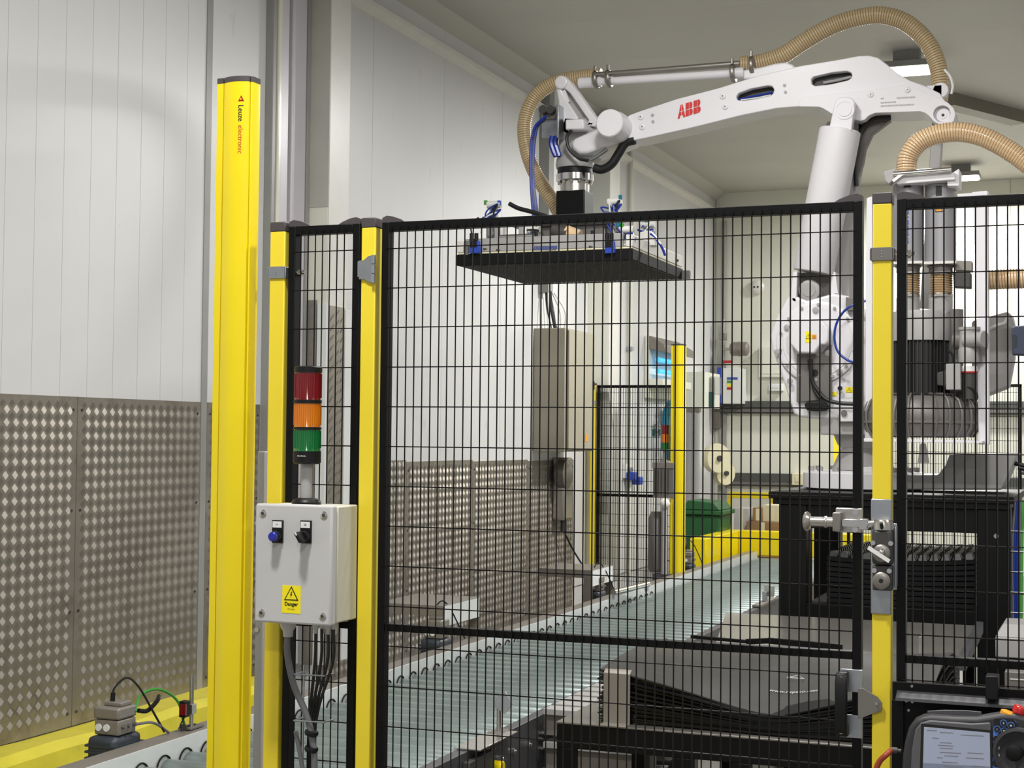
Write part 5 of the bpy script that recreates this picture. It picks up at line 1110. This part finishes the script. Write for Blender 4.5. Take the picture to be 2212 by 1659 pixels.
# second stack of fluted sheets under the robot pedestal
fx0, fx1, fy0, fy1 = UY(1793, 1240, 8.1).x, UY(2108, 1240, 8.1).x, 8.0, 8.95
NF = 9
for k in range(NF):
    rnd = random.Random(90 + k); d = rnd.uniform(-.008, .008); z = .702 + k * .025
    vs = []; fs = []; n = 16
    for i in range(n + 1):
        u = i / n; zz_ = z + (.018 * (2 * u - 1) ** 2 + .01 * u) * (k / NF)
        for yy in (fy0 + d, fy1 + d):
            for hz_ in (0, .021): vs.append((fx0 + (fx1 - fx0) * u, yy, zz_ + hz_))
    for i in range(n):
        a_ = i * 4; c_ = a_ + 4; fs += [(a_, c_, c_ + 1, a_ + 1), (a_ + 2, a_ + 3, c_ + 3, c_ + 2), (a_ + 1, c_ + 1, c_ + 3, a_ + 3), (a_, a_ + 2, c_ + 2, c_)]
    fs += [(0, 1, 3, 2), (n * 4, n * 4 + 2, n * 4 + 3, n * 4 + 1)]
    b = MB(); b.add(vs, fs); o = b.build('fluted_sheet', 'rubber', ang=30)
    if k == NF - 1:
        tag(o, 'fluted black plastic sheet with rows of raised studs, topmost under the robot', 'plastic sheet', 'fluted sheets under the robot')
        st = MB()
        for i in range(13):
            for j_ in range(14):
                u = (i + .5) / 13; x = fx0 + (fx1 - fx0) * u; y = fy0 + .04 + j_ * .066; zz_ = z + .021 + (.018 * (2 * u - 1) ** 2 + .01 * u) * (k / NF)
                st.add([(x - .022, y - .02, zz_), (x + .022, y - .02, zz_), (x + .022, y + .02, zz_), (x - .022, y + .02, zz_), (x - .012, y - .01, zz_ + .028), (x + .012, y - .01, zz_ + .028), (x + .012, y + .01, zz_ + .028), (x - .012, y + .01, zz_ + .028)], [(0, 1, 5, 4), (1, 2, 6, 5), (2, 3, 7, 6), (3, 0, 4, 7), (4, 5, 6, 7)])
        s_ = st.build('studs', 'sheet_black', o, smooth=False); s_['kind'] = 'stuff'
    else: tag(o, 'black plastic sheet within the stack under the robot pedestal', 'plastic sheet', 'fluted sheets under the robot')
# pallet stack behind the table legs
pl = None
for k in range(3):
    t = thing('plastic_pallet', ['grey slatted pallet, lowest of the pile under the table', 'grey slatted pallet, middle of the pile under the table', 'grey slatted pallet, top of the pile under the table'][k], 'pallet', (-1.97, 6.6, k * .14), 'pallets beside the conveyor')
    for j_ in range(3): MB().box(-2.2, -1.74, 6.15 + j_ * .36, 6.25 + j_ * .36, k * .14, k * .14 + .09).build('runner', 'unit_grey', t)
    for j_ in range(7): MB().box(-2.2, -1.74, 6.12 + j_ * .13, 6.21 + j_ * .13, k * .14 + .09, k * .14 + .115).build('slat', 'robot_grey', t, bevel=.002)
# grey units and wire-tray cables at the right edge
g1 = thing('junction_unit', 'light grey box shaped unit at the right edge above the mesh rail', 'junction box', (-.4, 6.9, 0))
a, b_ = UY(2150, 1420, 6.9), UY(2300, 1368, 6.9)
MB().box(a.x, b_.x, 6.9, 7.2, a.z, b_.z - .03).build('housing', 'robot_grey', g1, bevel=.006)
MB().prism([(a.x, 6.9, b_.z - .03), (a.x + .03, 6.96, b_.z + .02), (a.x + .03, 7.2, b_.z + .02), (a.x, 7.2, b_.z - .03)], (b_.x - a.x, 0, 0)).build('sloped_top', 'robot_grey', g1, bevel=.003)
MB().box(a.x + .05, b_.x - .05, 6.98, 7.1, 0, a.z).build('stand', 'black_coat', g1)
g2 = thing('junction_unit', 'low grey box with a thin line at the right edge above the pendant holder', 'junction box', (-.3, 6.2, 0))
a, b_ = UY(2170, 1490, 6.2), UY(2300, 1458, 6.2)
MB().box(a.x, b_.x, 6.2, 6.5, a.z - .1, b_.z).build('housing', 'cast_grey', g2, bevel=.004)
MB().box(a.x + .02, b_.x, 6.197, 6.2, b_.z - .03, b_.z - .026).build('stripe', 'trim_white', g2)
MB().box(a.x + .05, b_.x - .05, 6.28, 6.4, 0, a.z - .1).build('stand', 'black_coat', g2)
ct = thing('cable_riser', 'upright wire tray with blue and grey cables beside the black pedestal', 'cables', (UY(2198, 1300, 7.95).x, 7.95, 0))
xx = UY(2198, 1200, 7.95).x; zt_ = UY(2198, 1080, 7.95).z
for k, m in enumerate(('cable_grey', 'cable_blue', 'cable_blue', 'cable_grey', 'cable_green')): MB().tube(spline([(xx - .024 + k * .011, 7.95, .02), (xx - .02 + k * .009, 7.95, .6), (xx - .024 + k * .011, 7.95, 1.0), (xx - .01 + k * .009, 7.96, zt_)], 6), .008, 7).build('cable', m, ct)
for k in range(9): MB().tube([(xx - .035, 7.99, .3 + k * .1), (xx - .035, 7.94, .3 + k * .1), (xx + .035, 7.94, .3 + k * .1), (xx + .035, 7.99, .3 + k * .1)], .003, 5).build('tray_wire', 'zinc', ct)
for s_ in (-1, 1): MB().tube([(xx + s_ * .035, 7.99, 0), (xx + s_ * .035, 7.99, zt_)], .003, 5).build('tray_wire', 'zinc', ct)
nv = thing('cable_hanger', 'slate blue plastic cover hooked on the mesh at the right edge', 'cover', (UY(2200, 766, 3.42).x, 3.43, UY(2200, 766, 3.42).z))
NVP = [(2184, 708), (2190, 704), (2260, 700), (2260, 770), (2186, 766)]
MB().prism(Q(NVP, 3.41), (0, .04, 0)).build('cover', 'navy_cover', nv, bevel=.003)
MB().prism(Q([(2186, 724), (2190, 722), (2196, 724), (2198, 730), (2196, 750), (2188, 752)], 3.4095), (0, .004, 0)).build('slot', 'motor_dark', nv)
# ------------------------------------------------------------------ tan cabinet and items on the long wall
cbx = thing('wall_cabinet', 'tall narrow tan electrical cabinet on the wall above the tread plate', 'cabinet', (-4.25, 12.3, 1.41))
MB().box(XW + .002, -4.12, 11.92, 12.66, 1.415, 2.44).build('body', 'cabinet_tan', cbx, bevel=.006)
MB().box(-4.118, -4.10, 11.97, 12.65, 1.43, 2.425).build('door', 'cabinet_tan', cbx, bevel=.004)
MB().box(-4.098, -4.088, 12.60, 12.62, 1.95, 2.02).build('handle', 'black_plastic', cbx)
MB().box(-4.099, -4.097, 12.4, 12.47, 1.50, 1.56).build('sticker', 'label_orange', cbx)
tk = thing('cable_trunking', 'pale upright trunking with black cable entering the tan cabinet', 'trunking', (-4.35, 12.2, 2.44))
MB().box(XW + .001, XW + .09, 12.02, 12.14, 2.75, ZC).build('trunking_body', 'trim_grey', tk, bevel=.003)
MB().box(XW + .001, XW + .07, 12.2, 12.3, 2.75, ZC).build('trunking_body', 'white_panel', tk, bevel=.003)
MB().tube(spline([(-4.33, 12.08, 2.76), (-4.32, 12.09, 2.62), (-4.28, 12.1, 2.44)], 6), .03, 8).build('cable', 'cable_black', tk)
for k in range(4): MB().tube(spline([(-4.32, 12.05 + k * .05, 2.76), (-4.30 + .02 * k, 12.02 + k * .08, 2.6), (-4.26, 12.0 + k * .1, 2.44)], 6), .008, 6).build('cable', 'label_white', tk)
wu = thing('wall_actuator', 'brushed steel rounded unit mounted below the tan cabinet', 'actuator', (-4.2, 12.5, .9))
MB().lathe([(.10, 0), (.13, .02), (.13, .1), (.06, .13)], (XW + .03, 12.45, 1.22), XP, 24).build('round_head', 'steel_dull', wu)
MB().box(XW + .002, XW + .12, 12.4, 12.62, .82, 1.36).build('long_body', 'steel', wu, bevel=.02)
MB().cyl((XW + .08, 12.5, .72), (XW + .08, 12.5, .84), .03, n=12).build('connector', 'cast_dark', wu)
MB().tube(spline([(XW + .08, 12.5, .73), (XW + .1, 12.7, .55), (XW + .12, 13.0, .35)], 6), .008, 6).build('cable', 'cable_black', wu)
pp = thing('wall_pipe', 'thin vertical pipe on the wall beyond the far column', 'pipe', (XW + .03, 14.6, .2))
MB().cyl((XW + .03, 14.62, .2), (XW + .03, 14.62, ZC), .022, n=12).build('pipe', 'wall_far', pp)
for zz_ in (1.2, 2.4, 3.4): MB().box(XW + .001, XW + .06, 14.585, 14.655, zz_, zz_ + .04).build('pipe_clip', 'zinc', pp)
uv = thing('insect_lamp', 'wall lamp with glowing blue tubes above the far fence', 'lamp', (-4.3, 15.9, 2.05))
yA, yB = 15.6, 16.9
pA1, pB1 = UX(1432, 800, XW + .2), UX(1494, 740, XW + .2); yA, yB = pA1.y, pB1.y; z0u, z1u = UX(1450, 862, XW + .2).z, UX(1450, 728, XW + .2).z
MB().box(XW + .001, XW + .05, yA, yB, z0u, z1u).build('back_box', 'wall_far', uv, bevel=.01)
MB().prism([(XW + .05, yA, z1u), (XW + .22, yA, z1u - .1), (XW + .22, yA, z1u - .18), (XW + .05, yA, z1u - .14)], (0, yB - yA, 0)).build('hood', 'unit_grey', uv, bevel=.008)
for k in range(2): MB().cyl((XW + .13, yA + .05, z1u - .25 - k * .12), (XW + .13, yB - .05, z1u - .25 - k * .12), .025, n=12).build('glow_tube', 'uv_glow', uv, label='glowing blue tube')
MB().box(XW + .05, XW + .2, yA, yB, z0u + .12, z0u + .2).build('tray', 'wall_far', uv, bevel=.006)
# green exit sign and notices
sg = thing('exit_sign', 'small dark green emergency exit sign on the wall behind the far fence', 'sign', UX(1418, 950, XW + .02))
a, b_ = UX(1411, 919, XW + .012), UX(1427, 942, XW + .012)
MB().box(XW + .001, XW + .011, a.y, b_.y, b_.z, a.z).build('board', 'sign_green', sg)
text('Emergency\nexit', .085, 'label_white', V3((XW + .012, (a.y + b_.y) / 2, (a.z + b_.z) / 2)), (0, 1, 0), ZP, sg)
a, b_ = UX(1414, 902, XW + .012), UX(1424, 917, XW + .012)
nt_ = thing('notice', 'small white pictogram notice above the green exit sign', 'sign', (XW, (a.y + b_.y) / 2, b_.z))
MB().box(XW + .001, XW + .009, a.y, b_.y, b_.z, a.z).build('board', 'label_white', nt_)
text('S', .16, 'ink_black', V3((XW + .0095, (a.y + b_.y) / 2, (a.z + b_.z) / 2)), (0, 1, 0), ZP, nt_)
tl_ = thing('hose_reel', 'teal plastic hose coil hanging on the wall behind the far yellow column', 'hose', UX(1455, 975, XW + .1))
c_ = UX(1450, 930, XW + .12)
for k in range(3): MB().tube([c_ + V3((.02 * k, .22 * math.cos(a_), .28 * math.sin(a_))) for a_ in [2 * math.pi * i / 24 for i in range(25)]], .05, 8).build('coil', 'teal', tl_)
bc = thing('wall_bracket', 'bracket with blue clips on the wall behind the far mesh', 'bracket', UX(1365, 1030, XW + .05))
c_ = UX(1365, 1028, XW + .06)
MB().box(XW + .001, XW + .03, c_.y - .12, c_.y + .16, c_.z - .02, c_.z + .12).build('plate', 'trim_white', bc); 
for k in range(2): MB().box(XW + .03, XW + .12, c_.y - .1 + k * .18, c_.y + .02 + k * .18, c_.z - .04 - k * .05, c_.z + .04 - k * .05).build('clip', 'blue_plastic', bc, bevel=.01)
ws = thing('dispenser', 'white and grey soap dispenser with green label on the wall', 'dispenser', UX(1520, 880, XW + .1))
a, b_ = UX(1490, 880, XW + .08), UX(1524, 835, XW + .08)
MB().box(XW + .001, XW + .25, a.y, b_.y, a.z, a.z + .4).build('backboard', 'wall_far', ws)
MB().box(XW + .25, XW + .33, a.y + .2, a.y + .5, a.z + .15, a.z + .36).build('tank', 'acrylic', ws, bevel=.02)
MB().box(XW + .25, XW + .29, a.y + .2, a.y + .3, a.z + .0, a.z + .18).build('label_strip', 'sign_green', ws)
pz = thing('grey_post', 'twin grey uprights beside the far yellow column', 'post', UY(1497, 1080, 16.5))
for q in (1490, 1503): p = UY(q, 900, 16.5); MB().cyl((p.x, 16.5, 0), (p.x, 16.5, UY(q, 885, 16.5).z), .045, n=14).build('upright', 'robot_grey', pz)
MB().box(UY(1490, 900, 16.5).x - .05, UY(1503, 900, 16.5).x + .05, 16.45, 16.55, UY(1497, 890, 16.5).z, UY(1497, 880, 16.5).z).build('head', 'unit_grey', pz)
# far fence with its own column and posts
YF2 = 13.3
def far_fence(x0, x1, zt, lab):
    t = thing('wire_mesh_fence', lab, 'fence panel', ((x0 + x1) / 2, YF2, .14))
    for xa in (x0, x1 - .025): MB().box(xa, xa + .025, YF2, YF2 + .03, .14, zt).build('frame_stile', 'black_coat', t)
    for za_ in (.14, 1.0, zt - .025): MB().box(x0, x1, YF2, YF2 + .03, za_, za_ + .025).build('frame_rail', 'black_coat', t)
    vm = MB().bar((0, 0, .14), (0, 0, zt), .004, .004, up=(0, 1, 0)).mesh('vertical_wire', 'black_wire', smooth=False)
    x = x0 + .05
    while x < x1 - .02: inst('vertical_wire', vm, (x, YF2, 0), t); x += .0222
    hm2 = MB().bar((x0, YF2, 0), (x1, YF2, 0), .004, .004).mesh('horizontal_wire', 'black_wire', t.location, smooth=False)
    z = zt - .07
    while z > .2:
        o = bpy.data.objects.new('horizontal_wire', hm2); COL.objects.link(o); o.parent = t; o.location = (0, 0, z); z -= .1
    return t
zf = 2.012
far_fence(-4.285, -3.545, zf, 'far black mesh panel between the wall and the far yellow column')
f2a, f2b = UY(1830, 900, YF2).x, UY(2207, 900, YF2).x
far_fence(f2a, f2b, zf, 'far black mesh panel seen behind the robot base')
for o in list(bpy.data.objects):
    if o.name.startswith('horizontal_wire') and o.parent and o.parent.name.startswith('wire_mesh_fence') and o.parent.location.y > 10: o.location.z -= 0
def fpost(px_, lab, zt=2.03):
    p = UY(px_, 900, YF2); t = thing('fence_post', lab, 'post', (p.x, YF2, 0), 'yellow fence posts')
    MB().box(p.x - .022, p.x + .022, YF2 - .01, YF2 + .04, 0, zt - .02).build('tube', 'yellow_ral', t, bevel=.003); MB().box(p.x - .023, p.x + .023, YF2 - .011, YF2 + .041, zt - .02, zt).build('end_cap', 'cap_plastic', t, bevel=.002)
    MB().box(p.x - .03, p.x + .03, YF2 - .015, YF2 + .0, zt - .2, zt - .16).build('clamp', 'zinc', t)
fpost(1281, 'far yellow fence post beside the tan cabinet'); fpost(1806, 'far yellow fence post seen under the robot shoulder'); fpost(2220, 'far yellow fence post at the right edge beyond the pump')
column(-3.565, -3.45, YF2 - .1, 2.372, 'far yellow light curtain column beside the conveyor', d=.1)
ft = thing('signal_tower', 'small far signal tower behind the mesh gate', 'signal light', UY(1437, 1000, YF2 - .05))
p = UY(1436, 1000, YF2 - .05); fz = lambda v: UY(1436, v, YF2 - .05).z
MB().cyl((p.x, p.y, fz(1000)), (p.x, p.y, fz(974)), .015, n=12).build('pole', 'robot_grey', ft)
for a_, b__, m in ((938, 918, 'lens_red'), (956, 938, 'lens_amber'), (974, 956, 'lens_green')): MB().cyl((p.x, p.y, fz(a_)), (p.x, p.y, fz(b__)), .036, n=18).build('lens', m, ft)
fb = thing('control_box', 'far dark grey ribbed control box under the small signal tower', 'control box', UY(1430, 1075, YF2 - .05))
a, b_ = UY(1410, 1075, YF2 - .12), UY(1455, 1000, YF2 - .12)
MB().box(a.x, b_.x, YF2 - .12, YF2 - .01, a.z, b_.z).build('housing', 'cast_grey', fb, bevel=.005)
MB().box(a.x - .005, b_.x + .005, YF2 - .125, YF2 - .01, b_.z - .05, b_.z + .002).build('cap', 'unit_grey', fb, bevel=.003)
for k in range(5): MB().box(a.x + .02 + k * .03, a.x + .026 + k * .03, YF2 - .125, YF2 - .12, a.z + .03, b_.z - .06).build('rib', 'cast_dark', fb)
fe = thing('air_unit', 'grey cylinder and white tube unit at the foot of the far column', 'air unit', UY(1425, 1240, YF2 - .1))
p0 = UY(1418, 1235, YF2 - .1); p1_ = UY(1418, 1105, YF2 - .1)
MB().lathe([(.06, 0), (.075, .03), (.075, p1_.z - p0.z - .06), (.05, p1_.z - p0.z)], p0, ZP, 20).build('cylinder', 'cast_grey', fe)
p0 = UY(1434, 1240, YF2 - .16); MB().cyl(p0, (p0.x, p0.y, UY(1434, 1090, YF2 - .16).z), .028, n=12).build('tube', 'robot_grey', fe)
MB().ball(UY(1436, 1088, YF2 - .16), .05, 12).build('gauge', 'trim_white', fe); MB().box(p0.x - .1, p0.x + .06, p0.y - .02, p0.y + .1, .0, p0.z).build('stand', 'frame_dark', fe)
# ------------------------------------------------------------------ end of line: barrier, bin, boxes
br = thing('guard_barrier', 'bright yellow box section barrier around the far end of the conveyor', 'barrier', (-3.4, 15.5, 0))
MB().box(-3.74, -3.58, 14.6, 16.2, .24, .56).build('side_beam', 'yellow', br, bevel=.01)
MB().box(-3.58, -2.0, 16.04, 16.2, .30, .56).build('end_beam', 'yellow', br, bevel=.01)
for x, y in ((-3.66, 14.75), (-3.66, 16.1), (-3.5, 16.12), (-2.7, 16.12), (-2.1, 16.12)): MB().box(x - .05, x + .05, y - .05, y + .05, 0, .3).build('foot', 'yellow', br, bevel=.004)
bn = thing('wheelie_bin', 'dark green lidded wheelie bin behind the far yellow column', 'bin', (-4.0, 15.9, 0))
a, b_ = UY(1478, 1110, 15.7), UY(1562, 1110, 15.7); zt_ = UY(1520, 1112, 15.7).z
MB().add([(a.x + .05, 15.72, .05), (b_.x - .07, 15.72, .05), (b_.x - .07, 16.15, .05), (a.x + .05, 16.15, .05), (a.x, 15.68, zt_), (b_.x - .02, 15.68, zt_), (b_.x - .02, 16.2, zt_), (a.x, 16.2, zt_)], [(0, 1, 5, 4), (1, 2, 6, 5), (2, 3, 7, 6), (3, 0, 4, 7), (4, 5, 6, 7), (3, 2, 1, 0)]).build('body', 'bin_green', bn, bevel=.02)
MB().box(a.x - .02, b_.x + .01, 15.64, 16.22, zt_, zt_ + .05).build('rim', 'bin_green', bn, bevel=.012)
MB().prism([(a.x - .02, 15.64, zt_ + .052), (b_.x - .02, 15.64, zt_ + .052), (b_.x - .08, 15.64, zt_ + .13), (a.x + .05, 15.64, zt_ + .15)], (0, .56, 0)).build('lid', 'bin_green', bn, bevel=.01)
for x in (a.x + .1, b_.x - .1): MB().cyl((x - .03, 16.15, .1), (x + .03, 16.15, .1), .1, n=18).build('wheel', 'rubber', bn)
yr = thing('guard_rail', 'thin yellow tubular rail frame standing before the end wall', 'rail', (-3.7, 17.4, 0))
a, b_ = UY(1574, 1066, 17.4), UY(1720, 1070, 17.4)
MB().box(a.x, b_.x, 17.38, 17.42, a.z - .05, a.z + .02).build('top_rail', 'yellow', yr, bevel=.004)
for q in (1576, 1668): p = UY(q, 1100, 17.4); MB().box(p.x - .025, p.x + .025, 17.38, 17.42, 0, a.z - .05).build('upright', 'yellow', yr, bevel=.004)
def carton(px0, py0, px1, py1, y, d, m, lab, wrt=None, tp=None, z0=None):
    a, b_ = UY(px0, py1, y), UY(px1, py0, y)
    if z0 is not None: a.z = z0
    global ctop; ctop = b_.z; t = thing('carton', lab, 'box', ((a.x + b_.x) / 2, y + d / 2, a.z), 'cartons beyond the conveyor')
    MB().box(a.x, b_.x, y, y + d, a.z, b_.z).build('box', m, t, bevel=.004)
    MB().box((a.x + b_.x) / 2 - .02, (a.x + b_.x) / 2 + .02, y - .002, y, a.z + .01, b_.z - .01).build('tape', tp or 'cream_plastic', t)
    if wrt: text(wrt, (b_.z - a.z) * .6, 'ink_black', V3(((a.x + b_.x) / 2, y - .003, (a.z + b_.z) / 2)), (1, 0, 0), ZP, t, bold=.02)
    return t
plt = thing('wooden_pallet', 'low wooden pallet carrying cartons beyond the yellow barrier', 'pallet', (-3.3, 17.0, 0))
for k in range(5): MB().box(-3.9, -2.6, 16.55 + k * .2, 16.65 + k * .2, .1, .13).build('board', 'cardboard', plt)
for k in range(3): MB().box(-3.9 + k * .6, -3.8 + k * .6, 16.5, 17.5, 0, .1).build('runner', 'cardboard', plt)
yA = 16.6
carton(1612, 1128, 1684, 1180, yA, .4, 'cardboard', 'brown cardboard carton behind the yellow barrier, lower of two', z0=.13)
zc1 = ctop
carton(1626, 1097, 1647, 1128, yA + .02, .3, 'cardboard', 'small brown carton standing beside the white wrapped carton', z0=zc1)
carton(1647, 1092, 1690, 1128, yA + .05, .4, 'paper_wrap', 'white paper wrapped carton beside the black pedestal', z0=zc1)
carton(1614, 1203, 1662, 1222, 16.4, .1, 'cardboard', 'brown carton with number seen under the yellow barrier', '3060', z0=0)
carton(1585, 1098, 1618, 1150, yA + .1, .4, 'film_wrap', 'grey film wrapped bundle between yellow rail and cartons', z0=.13)
# end wall fittings
for n_, (py0, py1, xs_) in enumerate(((866, 893, 1545), (1021, 1049, 1565))):
    a, b_ = UY(xs_, py1, YB - .1), UY(xs_, py0, YB - .1)
    t = struct(MB().box(a.x, 5.9, YB - .09, YB - .013, a.z, b_.z).build('trim_%d' % (9 + n_), 'shelf_dark', smooth=False, bevel=.004), 'dark protective rail along the end wall')
    MB().box(a.x, 5.9, YB - .11, YB - .09, a.z + .02, a.z + .05).build('rail_lip', 'cast_grey', t)
wbx = thing('wall_box', 'white wall box with a blue side and colour label near the corner', 'wall unit', UY(1575, 875, YB - .3))
a, b_ = UY(1549, 872, YB - .35), UY(1600, 795, YB - .35)
MB().box(a.x + .05, b_.x, YB - .35, YB - .013, a.z, b_.z).build('body', 'white_panel', wbx, bevel=.006)
MB().box(a.x, a.x + .049, YB - .35, YB - .013, a.z, b_.z + .01).build('side', 'blue_plastic', wbx, bevel=.004)
for k, m in enumerate(('ink_blue', 'cable_green', 'label_yellow', 'estop_red')): MB().box(a.x + .12, a.x + (.25 if k == 0 else .18), YB - .353, YB - .35, b_.z - .14 - k * .04, b_.z - .11 - k * .04).build('label_bar', m, wbx)
fl = thing('air_filter', 'grey cylindrical filter with pipework above the white wall box', 'filter', UY(1575, 790, YB - .3))
yy = YB - .25
a, b_ = UY(1578, 754, yy), UY(1611, 755, yy)
MB().lathe([(.06, 0), (.085, .02), (.085, .1), (.09, .1), (.09, .115), (.085, .115), (.085, .2), (.06, .22)], a, XP, 20).build('canister', 'unit_grey', fl)
MB().cyl(a - XP * .08, a, .015, n=10).build('pipe', 'steel', fl)
p = UY(1562, 760, yy); MB().cyl((p.x, yy, UY(1562, 800, yy).z), (p.x, yy, UY(1562, 690, yy).z), .02, n=10).build('pipe', 'steel', fl)
p2_ = UY(1555, 700, yy); MB().cyl((p2_.x, YB - .05, UY(1555, 795, yy).z), (p2_.x, YB - .05, 4.2), .03, n=10).build('pipe', 'trim_grey', fl)
MB().box(p.x - .04, p.x + .04, yy - .04, yy + .04, UY(1562, 735, yy).z, UY(1562, 720, yy).z).build('valve', 'steel_dull', fl, bevel=.005)
MB().box(p.x + .0, p.x + .12, yy - .05, yy - .02, UY(1562, 785, yy).z, UY(1562, 779, yy).z).build('lever', 'red_plastic', fl)
def wall_item(name, lab, cat, q, m, d=.12):
    a, b_ = UY(q[0], q[3], YB - d), UY(q[2], q[1], YB - d); t = thing(name, lab, cat, ((a.x + b_.x) / 2, YB - d / 2, a.z))
    MB().box(a.x, b_.x, YB - d, YB - .013, a.z, b_.z).build('body', m, t, bevel=.008); MB().box(a.x + .04, b_.x - .04, YB - d - .006, YB - d, a.z + .04, b_.z - .04).build('front', m, t, bevel=.003); return t
wall_item('wall_cabinet', 'flat beige wall cabinet half hidden by the robot shoulder', 'cabinet', (1639, 748, 1700, 815), 'wall_far')
wall_item('socket_box', 'small white socket box on the end wall by the robot shoulder', 'socket', (1660, 829, 1690, 845), 'white_panel')
wall_item('socket_box', 'pale socket box on the lower dark wall rail', 'socket', (1710, 1023, 1735, 1048), 'cream_plastic', .16)
sd = thing('smoke_detector', 'round white detector high on the end wall', 'detector', UY(1636, 622, YB - .05))
c_ = UY(1636, 621, YB - .013); MB().lathe([(.09, 0), (.09, .03), (.06, .06), (.03, .065)], c_, -YP, 24).build('cover', 'trim_white', sd); 
for dx_ in (-.025, .02): MB().cyl(c_ + V3((dx_, -.064, 0)), c_ + V3((dx_, -.07, 0)), .012, n=8).build('vent', 'ink_black', sd)
for k, (q, r_) in enumerate((((1541, 990), .17), ((1556, 1022), .14))):
    c_ = UY(q[0], q[1], 17.2 + .25 * k); t = thing('cream_reel', ['large round cream reel by the corner of the hall', 'smaller round cream reel overlapping the large one'][k], 'reel', c_)
    MB().lathe([(r_ * .96, 0), (r_, .015), (r_, .09), (r_ * .96, .105)], c_, (.75, -.6, 0), 32).build('disc', 'cream_plastic', t)
    MB().lathe([(r_ * .2, 0), (r_ * .2, .03)], c_ + V3((.75, -.6, 0)).normalized() * .1, (.75, -.6, 0), 16).build('hub', 'cast_dark', t)
    MB().cyl((c_.x - .02, c_.y + .05, 0), (c_.x - .02, c_.y + .05, c_.z), .025, n=10).build('stand', 'trim_grey', t)
st_ = thing('wall_conduit', 'grey vertical conduit on the end wall below the dark rail', 'conduit', UY(1561, 1050, YB - .05))
a = UY(1561, 893, YB - .05); MB().box(a.x - .045, a.x + .045, YB - .06, YB - .013, 0, a.z).build('channel', 'trim_grey', st_)
a, b_ = UY(1540, 925, YB - .1), UY(1556, 880, YB - .1); gx = thing('grey_plate', 'plain grey upright plate under the end of the dark rail', 'plate', (a.x, YB - .1, a.z)); MB().box(a.x, b_.x, YB - .1, YB - .013, a.z, b_.z).build('plate', 'unit_grey', gx, bevel=.004); MB().box(a.x + .02, b_.x - .02, YB - .108, YB - .1, a.z + .04, b_.z - .04).build('face', 'unit_grey', gx)
# pale box unit glimpsed between column and post
mb = thing('mirror_unit', 'pale grey upright housing glimpsed between the two yellow columns', 'housing', (-2.35, 4.0, 0))
a, b_ = UY(549, 1440, 4.2), UY(576, 760, 4.2)
MB().box(a.x, b_.x, 4.2, 4.26, .36, UY(560, 975, 4.2).z).build('body', 'robot_grey', mb, bevel=.003)
for v in (1130, 1290, 1360): p = UY(556, v, 4.2); MB().cyl(p, p - YP * .006, .008, n=10).build('screw', 'steel', mb)
